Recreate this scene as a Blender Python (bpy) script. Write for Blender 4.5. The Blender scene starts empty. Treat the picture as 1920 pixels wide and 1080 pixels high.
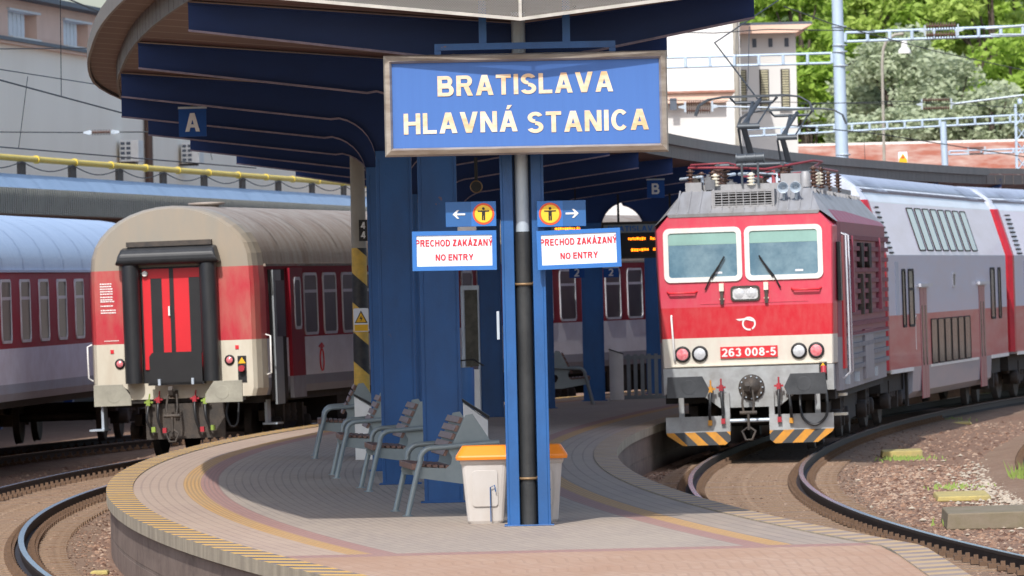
import bpy, bmesh, math, random
from mathutils import Vector, Matrix
PI = math.pi
sc = bpy.context.scene
col = sc.collection
# ------------------------------------------------------------------ camera, light
F = 14500.0            # focal length in photo pixels (1920 wide)
CAMH = 2.25            # eye height above the platform (platform surface z=0, rail top z=-0.45)
ROLL = 0.0227
cr, sr = math.cos(ROLL), math.sin(ROLL)
cd = bpy.data.cameras.new("camera"); cam = bpy.data.objects.new("camera", cd); col.objects.link(cam)
cam.matrix_world = Matrix(((cr, sr, 0, 0), (0, 0, -1, 0), (-sr, cr, 0, CAMH), (0, 0, 0, 1)))
cd.sensor_width = 36; cd.lens = F / 1920 * 36; cd.shift_y = -10 / 1920
cd.clip_start = 1; cd.clip_end = 5000
cd.dof.use_dof = True; cd.dof.focus_distance = 76; cd.dof.aperture_fstop = 11
sc.camera = cam
LV = Vector((1.05, 4.5, -4.8)).normalized()       # direction sunlight travels
el = math.asin(-LV.z); az = math.atan2(-LV.x, -LV.y)
w = bpy.data.worlds.new("World"); sc.world = w; w.use_nodes = True
nt = w.node_tree; bg = nt.nodes['Background']; sk = nt.nodes.new('ShaderNodeTexSky')
sk.sky_type = 'NISHITA'; sk.sun_disc = False; sk.sun_elevation = el; sk.sun_rotation = az; sk.dust_density = 2.5
nt.links.new(sk.outputs[0], bg.inputs[0]); bg.inputs[1].default_value = 0.15
sd = bpy.data.lights.new("sun", 'SUN'); sun = bpy.data.objects.new("sun", sd); col.objects.link(sun)
sd.energy = 3.0; sd.angle = math.radians(0.5); sd.color = (1, .97, .93)
sun.rotation_euler = LV.to_track_quat('-Z', 'Y').to_euler(); sun.location = (0, 60, 60)
sc.view_settings.view_transform = 'Standard'; sc.view_settings.look = 'None'
sc.view_settings.exposure = 0.46; sc.view_settings.gamma = 1

def P(px, py, d):
    x = px - 960; yu = 530 - py
    return Vector(((x * cr - yu * -sr) / F * d, d, CAMH + (-x * sr + yu * cr) / F * d))
def XZ(px, py, d):
    p = P(px, py, d); return p.x, p.z
# ------------------------------------------------------------------ mesh builder
rnd = random.Random(7)
class MB:
    def __init__(s): s.v = []; s.f = []; s.m = []; s.s = []; s.M = Matrix.Identity(4)
    def add(s, vs, fs, m=0, smooth=False):
        n = len(s.v)
        for q in vs: s.v.append(tuple(s.M @ Vector(q)))
        for q in fs: s.f.append(tuple(n + i for i in q)); s.m.append(m); s.s.append(smooth)
        return s
    def box(s, x0, x1, y0, y1, z0, z1, m=0):
        return s.add([(x, y, z) for z in (z0, z1) for x, y in ((x0, y0), (x1, y0), (x1, y1), (x0, y1))],
                     [(3, 2, 1, 0), (4, 5, 6, 7), (0, 1, 5, 4), (1, 2, 6, 5), (2, 3, 7, 6), (3, 0, 4, 7)], m)
    def prism(s, poly, ax, a, b, m=0, smooth=False):
        def mk(p, t): return {'y': (p[0], t, p[1]), 'x': (t, p[0], p[1]), 'z': (p[0], p[1], t)}[ax]
        n = len(poly); vs = [mk(p, a) for p in poly] + [mk(p, b) for p in poly]
        s.add(vs, [tuple(range(n)), tuple(range(2 * n - 1, n - 1, -1))], m)
        k = len(s.v) - 2 * n
        for i in range(n):
            j = (i + 1) % n
            s.f.append((k + i, k + j, k + n + j, k + n + i)); s.m.append(m); s.s.append(smooth)
        return s
    def ring(s, po, pi, ax, a, b, m=0):
        def mk(p, t): return {'y': (p[0], t, p[1]), 'x': (t, p[0], p[1]), 'z': (p[0], p[1], t)}[ax]
        n = len(po); vs = [mk(p, a) for p in po] + [mk(p, a) for p in pi] + [mk(p, b) for p in po] + [mk(p, b) for p in pi]
        fs = []
        for i in range(n):
            j = (i + 1) % n
            fs += [(i, j, n + j, n + i), (2 * n + i, 3 * n + i, 3 * n + j, 2 * n + j), (i, 2 * n + i, 2 * n + j, j), (n + i, n + j, 3 * n + j, 3 * n + i)]
        return s.add(vs, fs, m)
    def tube(s, pts, r, seg=8, m=0, closed=False, cap=True):
        pts = [Vector(p) for p in pts]; n = len(pts)
        R = r if isinstance(r, (list, tuple)) else [r] * n
        up = None; vs = []
        for i, p in enumerate(pts):
            if closed: t = pts[(i + 1) % n] - pts[i - 1]
            else: t = pts[min(i + 1, n - 1)] - pts[max(i - 1, 0)]
            t.normalize()
            if up is None: up = t.orthogonal().normalized()
            up = (up - t * up.dot(t)).normalized(); bi = t.cross(up)
            for k in range(seg):
                a = 2 * PI * k / seg
                vs.append(p + (up * math.cos(a) + bi * math.sin(a)) * R[i])
        fs = []
        for i in range(n if closed else n - 1):
            j = (i + 1) % n
            for k in range(seg):
                l = (k + 1) % seg
                fs.append((i * seg + k, i * seg + l, j * seg + l, j * seg + k))
        s.add(vs, fs, m, True)
        if cap and not closed:
            s.add(vs[:seg], [tuple(range(seg))], m); s.add(vs[-seg:], [tuple(range(seg))], m)
        return s
    def lathe(s, prof, o, ax='z', seg=20, m=0):
        o = Vector(o); A = {'z': (Vector((1, 0, 0)), Vector((0, 1, 0)), Vector((0, 0, 1))), 'y': (Vector((1, 0, 0)), Vector((0, 0, 1)), Vector((0, 1, 0))), 'x': (Vector((0, 1, 0)), Vector((0, 0, 1)), Vector((1, 0, 0)))}[ax]
        vs = []
        for r, h in prof:
            for k in range(seg):
                a = 2 * PI * k / seg; vs.append(o + A[0] * (r * math.cos(a)) + A[1] * (r * math.sin(a)) + A[2] * h)
        fs = [(i * seg + k, i * seg + (k + 1) % seg, (i + 1) * seg + (k + 1) % seg, (i + 1) * seg + k) for i in range(len(prof) - 1) for k in range(seg)]
        s.add(vs, fs, m, True)
        s.add(vs[:seg], [tuple(range(seg))], m); s.add(vs[-seg:], [tuple(range(seg))], m)
        return s
    def loft(s, secs, m=0, caps=True, smooth=False, closed=True):
        n = len(secs[0]); vs = [p for q in secs for p in q]; fs = []
        for i in range(len(secs) - 1):
            for k in range(n if closed else n - 1):
                l = (k + 1) % n
                fs.append((i * n + k, i * n + l, (i + 1) * n + l, (i + 1) * n + k))
        s.add(vs, fs, m, smooth)
        if caps: s.add(secs[0], [tuple(range(n))], m); s.add(secs[-1], [tuple(range(n))], m)
        return s
    def mesh(s, name, mats, bevel=False):
        me = bpy.data.meshes.new(name); me.from_pydata(s.v, [], s.f)
        if not isinstance(mats, (list, tuple)): mats = [mats]
        for q in mats: me.materials.append(q)
        me.polygons.foreach_set('material_index', s.m); me.polygons.foreach_set('use_smooth', s.s)
        bm = bmesh.new(); bm.from_mesh(me); bmesh.ops.recalc_face_normals(bm, faces=bm.faces); bm.to_mesh(me); bm.free()
        me.update(); return me
    def build(s, name, mats, parent=None, loc=(0, 0, 0), rot=(0, 0, 0), bevel=0, **tg):
        return inst(name, s.mesh(name, mats), parent, loc, rot, bevel, **tg)
def inst(name, me, parent=None, loc=(0, 0, 0), rot=(0, 0, 0), bevel=0, **tg):
    o = bpy.data.objects.new(name, me); col.objects.link(o); o.location = loc; o.rotation_euler = rot
    if parent: o.parent = parent
    if bevel:
        b = o.modifiers.new('bevel', 'BEVEL'); b.width = bevel; b.segments = 2; b.limit_method = 'ANGLE'; b.angle_limit = .6
    for k, q in tg.items(): o[k] = q
    return o
def thing(name, label, cat, loc=(0, 0, 0), rot=(0, 0, 0), group=None):
    o = bpy.data.objects.new(name, None); col.objects.link(o); o.location = loc; o.rotation_euler = rot
    o.empty_display_size = .3; o['label'] = label; o['category'] = cat
    if group: o['group'] = group
    return o
def copy_tree(o, parent=None):
    c = o.copy(); col.objects.link(c)
    if parent: c.parent = parent
    for ch in o.children: copy_tree(ch, c)
    return c
def rrect(x0, x1, z0, z1, r, n=4):
    out = []
    for cx, cz, a0 in ((x1 - r, z1 - r, 0), (x0 + r, z1 - r, 90), (x0 + r, z0 + r, 180), (x1 - r, z0 + r, 270)):
        for k in range(n + 1):
            a = math.radians(a0 + 90 * k / n); out.append((cx + r * math.cos(a), cz + r * math.sin(a)))
    return out
def smooth(pts, k=5):
    P_ = [Vector(p) for p in pts]; P_ = [P_[0] * 2 - P_[1]] + P_ + [P_[-1] * 2 - P_[-2]]; out = []
    for i in range(1, len(P_) - 2):
        for j in range(k):
            t = j / k; a, b, c, d = P_[i - 1:i + 3]; out.append(.5 * ((2 * b) + (c - a) * t + (2 * a - 5 * b + 4 * c - d) * t * t + (3 * b - a - 3 * c + d) * t ** 3))
    return out + [P_[-2]]
def circ(cx, cz, r, n=24, a0=0, a1=360):
    return [(cx + r * math.cos(math.radians(a0 + (a1 - a0) * k / n)), cz + r * math.sin(math.radians(a0 + (a1 - a0) * k / n))) for k in range(n)]
def arcpts(cx, cz, r, a0, a1, n=8):
    return [(cx + r * math.cos(math.radians(a0 + (a1 - a0) * k / n)), cz + r * math.sin(math.radians(a0 + (a1 - a0) * k / n))) for k in range(n + 1)]
T = .198                       # stroke thickness of the bold sans lettering, cap height 1
def _v(x): return [(x, 0), (x + T, 0), (x + T, 1), (x, 1)]
def _h(x0, x1, y): return [(x0, y), (x1, y), (x1, y + T * .88), (x0, y + T * .88)]
def _d(xb, xt, w=None, y0=0, y1=1): w = w or T * 1.1; return [(xb, y0), (xb + w, y0), (xt + w, y1), (xt, y1)]
def _a(cx, cy, rx, ry, a0, a1, n=12, t=T):
    o = [(cx + rx * math.cos(math.radians(a0 + (a1 - a0) * k / n)), cy + ry * math.sin(math.radians(a0 + (a1 - a0) * k / n))) for k in range(n + 1)]
    i_ = [(cx + (rx - t) * math.cos(math.radians(a0 + (a1 - a0) * k / n)), cy + (ry - t * .88) * math.sin(math.radians(a0 + (a1 - a0) * k / n))) for k in range(n + 1)]
    return o + i_[::-1]
def _bowl(x, y0, y1, xm): r = (y1 - y0) / 2; t = T * .88; return [_h(x, xm - r * .9 + .005, y0), _h(x, xm - r * .9 + .005, y1 - t), _a(xm - r * .9, (y0 + y1) / 2, r * .9, r, -90, 90)]
def _A(): return [_d(0, .27), _d(.57, .3), _h(.14, .63, .22)]
def _acc(gl, x): return gl + [[(x, 1.07), (x + .12, 1.07), (x + .26, 1.27), (x + .06, 1.27)]]
GL = {'A': (_A(), .8), 'Á': (_acc(_A(), .3), .8), 'B': ([_v(0)] + _bowl(.1, .46, 1, .66) + _bowl(.1, 0, .56, .72), .74), 'C': ([_a(.38, .5, .38, .51, 42, 318, 20)], .74),
 'D': ([_v(0), _h(.1, .3, 0), _h(.1, .3, 1 - T * .88), _a(.3, .5, .43, .5, -90, 90, 16)], .76), 'E': ([_v(0), _h(.1, .62, 0), _h(.1, .58, .43), _h(.1, .62, 1 - T * .88)], .65),
 'H': ([_v(0), _v(.53), _h(.1, .6, .43)], .74), 'I': ([_v(0)], .21), 'K': ([_v(0), _d(.12, .5, .25, .3, 1), _d(.52, .2, .24, 0, .62)], .76), 'L': ([_v(0), _h(.1, .6, 0)], .62), 'N': ([_v(0), _v(.53), _d(.5, .0, .21)], .74),
 'O': ([_a(.4, .5, .4, .51, 0, 180, 16), _a(.4, .5, .4, .51, 180, 360, 16)], .82), 'P': ([_v(0)] + _bowl(.1, .4, 1, .68), .7), 'R': ([_v(0)] + _bowl(.1, .44, 1, .7) + [_d(.5, .3, .23, 0, .5)], .76),
 'S': ([_a(.34, .735, .33, .27, 20, 270, 16), _a(.34, .27, .35, .28, -160, 92, 16)], .7), 'T': ([_v(.24), _h(0, .67, 1 - T * .88)], .69), 'V': ([_d(.27, 0), _d(.3, .57)], .8), 'Y': ([_d(.3, 0, None, .4, 1), _d(.28, .56, None, .4, 1), [(.28, 0), (.28 + T, 0), (.28 + T, .5), (.28, .5)]], .78),
 'Z': ([_h(0, .64, 0), _h(.02, .62, 1 - T * .88), _d(.0, .36, .28, T * .5, 1 - T * .5)], .66), ' ': ([], .3), '-': ([_h(.02, .34, .36)], .38),
 '0': ([_a(.32, .5, .32, .51, 0, 180, 14), _a(.32, .5, .32, .51, 180, 360, 14)], .66), '2': ([_a(.31, .7, .31, .31, -35, 165, 14), _d(0.02, .38, .26, T * .5, .56), _h(0, .62, 0)], .64),
 '3': ([_a(.3, .735, .29, .27, -75, 160, 14), _a(.3, .28, .32, .29, -160, 85, 14)], .64), '4': ([_v(.38), _h(0, .66, .2), _d(0, .34, .22, .25, 1)], .68), '5': ([_a(.3, .33, .32, .34, -155, 130, 16), _h(.08, .58, 1 - T * .88), _d(.03, .09, T, .46, .95)], .64),
 '6': ([_a(.32, .32, .32, .33, 0, 180, 14), _a(.32, .32, .32, .33, 180, 360, 14), _a(.36, .5, .36, .51, 50, 195, 14)], .66), '8': ([_a(.32, .74, .28, .27, 0, 180, 12), _a(.32, .74, .28, .27, 180, 360, 12), _a(.32, .28, .32, .29, 0, 180, 12), _a(.32, .28, .32, .29, 180, 360, 12)], .66)}
GL['Ý'] = (_acc(GL['Y'][0], .32), .78)
def _lc(gl): return gl
GL['h'] = ([_v(0), _a(.28, .38, .28, .3, 0, 180, 10), [(.37, 0), (.56, 0), (.56, .4), (.37, .4)]], .6); GL['l'] = ([_v(0)], .24); GL['.'] = ([[(0, 0), (T, 0), (T, T), (0, T)]], .24)
GL['s'] = ([_a(.25, .5, .24, .19, 20, 270, 10, .14), _a(.25, .19, .25, .2, -160, 92, 10, .14)], .52); GL['t'] = ([[(.1, 0), (.29, 0), (.29, .95), (.1, .95)], _h(0, .4, .55)], .44)
def text(name, body, m, parent, cx, cz, y, wid=None, hei=None, face='f', bold=0, slope=0, extr=.004, sp=.1, chip=False):
    "hei = cap height; glyph strokes are thin prisms laid a hair apart in depth"
    polys = []; x = 0
    for ch in body:
        gl, wd = GL[ch]
        for k, p_ in enumerate(gl): polys.append(([(x + a, b_) for a, b_ in p_], k))
        x += wd + (sp if ch != ' ' else 0)
    W = x - sp; 
    sx = wid / W if wid else hei; sy = hei if hei else sx
    b = MB()
    for p_, k in polys:
        q = [(cx + (a - W / 2) * sx, cz + (b_ - .5) * sy + slope * (a - W / 2) * sx) for a, b_ in p_]
        b.prism(q, 'y', y - extr - k * .0005, y)
    return b.build(name, m, parent)
# ------------------------------------------------------------------ materials
def lin(h):
    h = h.lstrip('#'); c = [int(h[i:i + 2], 16) / 255 for i in (0, 2, 4)]
    return tuple(((q + .055) / 1.055) ** 2.4 if q > .04045 else q / 12.92 for q in c) + (1,)
def nodes(m):
    m.use_nodes = True; n = m.node_tree; return n, n.nodes['Principled BSDF']
def N(n, t, **k):
    q = n.nodes.new(t)
    for a, b in k.items(): setattr(q, a, b)
    return q
def mixc(n, fac, a, b, mode='MIX'):
    q = n.nodes.new('ShaderNodeMix'); q.data_type = 'RGBA'; q.blend_type = mode
    for i, v in ((0, fac), (6, a), (7, b)):
        if hasattr(v, 'is_output'): n.links.new(v, q.inputs[i])
        else: q.inputs[i].default_value = v
    return q.outputs[2]
def dirt(n, base, amount, scale, dark, coord, stretch=(1, 1, 1)):
    mp = N(n, 'ShaderNodeMapping'); mp.inputs['Scale'].default_value = stretch; n.links.new(coord, mp.inputs[0])
    no = N(n, 'ShaderNodeTexNoise'); no.inputs['Scale'].default_value = scale; no.inputs['Detail'].default_value = 6; no.inputs['Roughness'].default_value = .65
    n.links.new(mp.outputs[0], no.inputs[0])
    r = N(n, 'ShaderNodeValToRGB'); r.color_ramp.elements[0].position = .38; r.color_ramp.elements[1].position = .72
    n.links.new(no.outputs[0], r.inputs[0])
    ml = N(n, 'ShaderNodeMath', operation='MULTIPLY'); n.links.new(r.outputs[0], ml.inputs[0]); ml.inputs[1].default_value = amount
    return mixc(n, ml.outputs[0], base, dark), no.outputs[0]
def mat(name, c, rough=.5, metal=0, d=.35, scale=3, dark=None, bump=0, bscale=40, stretch=(1, 1, 1), spec=.5, ramp=None, coat=0, emit=None):
    m = bpy.data.materials.new(name); n, b = nodes(m)
    tc = N(n, 'ShaderNodeTexCoord'); co = tc.outputs['Object']
    base = lin(c)
    if ramp:      # list of (z, hex): livery bands up the object's own z
        sp = N(n, 'ShaderNodeSeparateXYZ'); n.links.new(co, sp.inputs[0])
        dv = N(n, 'ShaderNodeMath', operation='DIVIDE'); n.links.new(sp.outputs[2], dv.inputs[0]); dv.inputs[1].default_value = 5
        r = N(n, 'ShaderNodeValToRGB'); r.color_ramp.interpolation = 'CONSTANT'
        for i, (z, h) in enumerate(ramp):
            e = r.color_ramp.elements[i] if i < 2 else r.color_ramp.elements.new(z / 5)
            e.position = z / 5; e.color = lin(h)
        n.links.new(dv.outputs[0], r.inputs[0]); base = r.outputs[0]
    dk = lin(dark) if dark else tuple(q * .45 for q in lin(c)[:3]) + (1,)
    if d: 
        o, no = dirt(n, base, d, scale, dk, co, stretch); n.links.new(o, b.inputs['Base Color'])
    elif ramp: n.links.new(base, b.inputs['Base Color'])
    else: b.inputs['Base Color'].default_value = base
    b.inputs['Roughness'].default_value = rough; b.inputs['Metallic'].default_value = metal
    b.inputs['Specular IOR Level'].default_value = spec; b.inputs['Coat Weight'].default_value = coat
    if bump:
        q = N(n, 'ShaderNodeTexNoise'); q.inputs['Scale'].default_value = bscale; q.inputs['Detail'].default_value = 5; n.links.new(co, q.inputs[0])
        bp = N(n, 'ShaderNodeBump'); bp.inputs['Strength'].default_value = bump; bp.inputs['Distance'].default_value = .02
        n.links.new(q.outputs[0], bp.inputs['Height']); n.links.new(bp.outputs[0], b.inputs['Normal'])
    if emit:
        b.inputs['Emission Color'].default_value = lin(emit[0]); b.inputs['Emission Strength'].default_value = emit[1]
    return m
M = {}
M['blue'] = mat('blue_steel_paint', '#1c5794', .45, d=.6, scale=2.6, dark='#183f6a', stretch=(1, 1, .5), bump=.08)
def rusty(m, amt=.9, sc_=5, thr=.66):
    n = m.node_tree; b = n.nodes['Principled BSDF']; src = b.inputs['Base Color'].links[0].from_socket; tc = N(n, 'ShaderNodeTexCoord'); no = N(n, 'ShaderNodeTexNoise'); no.inputs['Scale'].default_value = sc_; no.inputs['Detail'].default_value = 8; no.inputs['Roughness'].default_value = .75
    n.links.new(tc.outputs['Object'], no.inputs[0]); r = N(n, 'ShaderNodeValToRGB'); r.color_ramp.elements[0].position = thr; r.color_ramp.elements[1].position = thr + .03; n.links.new(no.outputs[0], r.inputs[0])
    ml = N(n, 'ShaderNodeMath', operation='MULTIPLY'); n.links.new(r.outputs[0], ml.inputs[0]); ml.inputs[1].default_value = amt; n.links.new(mixc(n, ml.outputs[0], src, lin('#7a5a4c')), b.inputs['Base Color'])
rusty(M['blue'])
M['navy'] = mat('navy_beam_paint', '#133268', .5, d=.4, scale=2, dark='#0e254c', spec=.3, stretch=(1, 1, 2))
M['navyrim'] = mat('worn_beam_edge', '#8a7f90', .6, d=.6, scale=9, dark='#3a3f5c')
M['galv'] = mat('galvanised_steel', '#b4c0cb', .38, .15, d=.4, scale=7, dark='#6f7b88', stretch=(1, 1, .3))
M['blackpipe'] = mat('black_iron_pipe', '#2a2c2e', .42, .2, d=.45, scale=5, dark='#4b4d4e', stretch=(1, 1, .4), bump=.15)
M['clamp'] = mat('clamp_brass_rust', '#8c7355', .5, .5, scale=30)
M['signblue'] = mat('sign_blue_face', '#3f6bb0', .6, d=.5, scale=1.2, dark='#3a63a6', stretch=(14, 1, .6), coat=.0)
M['frame'] = mat('sign_frame_metal', '#b9b0a4', .35, .35, d=.7, scale=3, dark='#6e5238', stretch=(.6, 1, 3))
M['rail'] = mat('rail_side_rust', '#2c2421', .65, .2, d=.5, scale=8)
M['railtop'] = mat('rail_running_surface', '#a8adb8', .22, .9, d=.3, scale=2, stretch=(1, .1, 1))
M['fast'] = mat('fastening_rust', '#6b5442', .9, d=.6, scale=12)
M['white'] = mat('white_paint', '#e4e4e2', .5, d=.3, scale=4, dark='#a9a79f')
M['rail_white'] = mat('weathered_white_frame', '#b9b6ae', .6, d=.6, scale=6); M['signwhite'] = mat('white_sign_face', '#dfe3ea', .4, d=.2, scale=3, dark='#c3c8cf')
M['red'] = mat('red_letter', '#c41f33', .5, d=0)
M['bluesign'] = mat('blue_sign_enamel', '#2f6fb8', .4, d=.2, scale=5)
M['dkbluesign'] = mat('small_sign_blue', '#2a619c', .45, d=.2, scale=5)
M['hangblue'] = mat('hanging_sign_blue', '#1f4f96', .5, d=.2, spec=.2); M['yellow'] = mat('yellow_enamel', '#ecc231', .45, d=.2)
M['orange'] = mat('orange_ring', '#d9542b', .45, d=0)
M['black'] = mat('black_paint', '#16171a', .5, d=.3, dark='#2b2b2c')
M['rubber'] = mat('black_rubber', '#232528', .42, d=.5, scale=4, dark='#35373a', stretch=(1, 1, .4))
M['iron'] = mat('grimy_iron', '#3c3937', .7, .2, d=.7, scale=6, dark='#5c5147', bump=.3)
M['dark'] = mat('underframe_black', '#1d1b1a', .8, d=.6, scale=4, dark='#332d28')
M['bogie'] = mat('bogie_brown_black', '#2b2623', .8, d=.6, scale=5, dark='#4b4039', bump=.3)
M['buffer'] = mat('buffer_plate_steel', '#a5a395', .55, .2, d=.7, scale=3, dark='#75736a')
M['bufferdk'] = mat('dark_buffer_plate', '#4d5054', .5, .4, d=.8, scale=3, dark='#2f3236')
M['busred'] = mat('dull_red_busbar', '#8e3a42', .5, d=.5); M['hosered'] = mat('red_valve', '#a82c38', .5, d=.5); M['hosegreen'] = mat('green_valve', '#8fa848', .5, d=.5)
M['hoseyel'] = mat('ochre_valve', '#c98d2e', .5, d=.2)
M['glass'] = mat('coach_window_glass', '#1b2226', .3, 0, d=.6, scale=1.2, dark='#3c3d3a', spec=.15)
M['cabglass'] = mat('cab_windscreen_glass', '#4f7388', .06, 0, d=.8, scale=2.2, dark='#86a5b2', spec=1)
M['shade'] = mat('cab_sunblind_green', '#8db3ab', .4, d=.3)
M['alu'] = mat('window_frame_alu', '#c3c6ce', .4, .2, d=.3)
M['wframe'] = mat('white_window_frame', '#e4e4df', .4, d=.35, dark='#b2aca2', scale=5)
M['cream'] = mat('cream_paint', '#e4dfcf', .5, d=.5, dark='#b7a787', scale=2)
M['lamp'] = mat('lamp_glass', '#b9bcc0', .1, 0, d=.5, scale=30, dark='#e8eaec', spec=1)
M['lampred'] = mat('red_lamp_glass', '#d96a73', .1, 0, d=.6, scale=30, dark='#f0b3b5', spec=1)
M['wood'] = mat('bench_wood', '#6d5148', .5, d=.6, scale=4, dark='#8f766c', stretch=(8, 1, 8))
M['bench'] = mat('bench_grey_steel', '#8b979b', .4, .2, d=.35, scale=4, dark='#5f6c72')
M['bincream'] = mat('bin_cream_plastic', '#bdb9b5', .45, d=.5, scale=3, dark='#a89c90', stretch=(1, 1, .4))
M['binorange'] = mat('bin_orange_plastic', '#f08a24', .4, d=.3, scale=3, dark='#d8751c')
M['soffit'] = mat('brown_soffit_boards', '#6b4a3c', .6, d=.5, scale=2, dark='#4c352c')
M['fascia'] = mat('grey_brown_fascia', '#5c5450', .6, d=.5, scale=1.5, dark='#453e3b')
M['rim'] = mat('canopy_edge_flashing', '#6e6864', .55, d=.5, scale=2)
M['roofblue'] = mat('pale_zinc_roof', '#8da5c2', .45, .1, d=.5, scale=.7, dark='#6f89a8')
M['corr'] = mat('corrugated_grey', '#7b7f7b', .55, d=.5, scale=.8, dark='#676a66')
M['ypipe'] = mat('yellow_gas_pipe', '#d9c04a', .5, d=.4, dark='#b39b33')
M['render'] = mat('cream_render', '#faf2e2', .9, d=.4, scale=.35, dark='#ece2d0', stretch=(1, 1, .25), bump=.2, bscale=5)
M['render2'] = mat('white_render', '#d6d5d2', .9, d=.4, scale=.3, dark='#bcb9b3', stretch=(1, 1, .3))
M['pink'] = mat('peach_render', '#e8c6b2', .9, d=.5, scale=.6, dark='#d2b09c')
M['shutter'] = mat('white_shutter_slat', '#e0e4e8', .6, d=.4, scale=5, dark='#b4bac0')
M['shut2'] = mat('olive_cream_shutter', '#b3ae92', .7, d=.4); M['slate'] = mat('slate_gutter', '#565f6c', .6, d=.4)
M['mast'] = mat('pale_blue_mast', '#b4c6d8', .5, .1, d=.4, scale=1, dark='#90a4b6')
M['conc'] = mat('concrete_mast', '#a19d93', .85, d=.5, scale=2, dark='#7f7a70')
M['wire'] = mat('copper_wire_dark', '#2f3438', .6, .3, d=0)
M['insul'] = mat('brown_insulator', '#5a4238', .35, d=.3)
M['rust'] = mat('rusty_tin_roof', '#9c5c48', .8, d=1, scale=1.6, dark='#b8a194', stretch=(.6, .6, 2), bump=.2)
M['bark'] = mat('tree_bark', '#5b5048', .9, d=.5)
M['concrete'] = mat('mossy_concrete', '#7d7262', .9, d=.8, scale=3, dark='#6a6448', bump=.5, bscale=12)
M['ymark'] = mat('faded_yellow_concrete', '#b5a566', .85, d=.8, scale=5, dark='#8a8260', bump=.3)
M['panto'] = mat('pantograph_steel', '#4e545a', .5, .4, d=.4)
M['roofgrey'] = mat('loco_roof_grey', '#9c9da0', .55, .2, d=.6, scale=2, dark='#76736f', stretch=(3, .5, 1))
M['face'] = mat('loco_front_livery', '#000000', .42, d=.2, scale=7, dark='#b8857f', stretch=(1.2, 1, .5), coat=.1, ramp=[(0, '#cdc9bd'), (1.79, '#be1528'), (2.26, '#c83f55')])
M['locoside'] = mat('loco_side_livery', '#000000', .5, d=.35, scale=3, dark='#6a5a62', spec=.3, ramp=[(0, '#918f96'), (1.72, '#8f4356')])
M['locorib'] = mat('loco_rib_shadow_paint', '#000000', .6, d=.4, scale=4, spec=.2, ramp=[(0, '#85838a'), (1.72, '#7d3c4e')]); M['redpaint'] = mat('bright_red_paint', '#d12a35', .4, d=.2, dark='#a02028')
M['reddoor'] = mat('red_gangway_door', '#cc1f2a', .45, d=.2, dark='#a51b24')
M['coachend'] = mat('coach_end_livery', '#000000', .45, d=.5, scale=1.6, dark='#a5917a', stretch=(1.6, 1, .5), ramp=[(0, '#c8c3b3'), (1.86, '#b32a38'), (3.04, '#8e887c')])
M['coachside'] = mat('coach_side_livery', '#000000', .6, d=.22, scale=2, dark='#6e4a4c', stretch=(1, .5, 1), spec=.15, ramp=[(0, '#8d9099'), (1.24, '#dcdce2'), (1.86, '#961a2b')])
M['coachside2'] = mat('far_coach_side_livery', '#000000', .6, d=.25, scale=2, dark='#84646c', stretch=(1, .5, 1), spec=.15, ramp=[(0, '#a2aab8'), (1.24, '#d8dae8'), (1.8, '#9c2638')])
M['coachroof'] = mat('dirty_coach_roof', '#9a938b', .65, d=.95, scale=1.6, dark='#7d6a5c', stretch=(1.5, 2.2, .35), bump=.2)
M['coachroof2'] = mat('pale_blue_coach_roof', '#a9bcd6', .45, .1, d=.6, scale=1.5, dark='#8fa6c6', stretch=(1, 3, .4))
M['ddside'] = mat('double_deck_livery', '#000000', .3, d=.35, scale=1.5, dark='#c4b0b2', stretch=(1, .25, 2), coat=.1, spec=.3, ramp=[(0, '#999eaa'), (.98, '#b43a47'), (1.95, '#b9c0d8'), (3.02, '#e8dcec'), (3.96, '#e2e8f2')])
M['ddend'] = mat('double_deck_end', '#000000', .4, d=.3, ramp=[(0, '#7c7f86'), (.98, '#b01e30'), (3.02, '#c02a3a'), (3.99, '#ccd5e6')])
M['ddroof'] = mat('double_deck_roof', '#aab3c6', .45, .1, d=.5, scale=1, dark='#8f98aa')
M['skyglass'] = mat('upper_deck_glass_sky_tint', '#a4c2dc', .12, 0, d=.5, scale=2.5, dark='#7f98ac', spec=.4)  # pale blue base colour stands in for the sky reflected in the panes
M['lowglass'] = mat('lower_deck_glass', '#3a3b38', .15, 0, d=.8, scale=2.5, dark='#6f6d62', spec=.25)
M['dddoor'] = mat('plum_coach_door', '#96525a', .4, d=.3, dark='#b08a88')
M['doorgrey'] = mat('grey_door_leaf', '#8d9498', .5, d=.3); M['maroon'] = mat('maroon_door', '#86182a', .5, d=.3, spec=.2, ramp=[(0, '#8d9099'), (1.24, '#86182a')]); M['clutter'] = mat('roof_fittings_grey', '#6c6e72', .6, .1, d=.6, scale=8); M['ledon'] = mat('orange_display_dots', '#ff8a20', .5, d=0, emit=('#ff7a10', 3))
M['caution'] = mat('warning_yellow', '#e8b21c', .5, d=.2)
M['rivet'] = mat('grey_rail_fence', '#8e979a', .6, d=.4)
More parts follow.
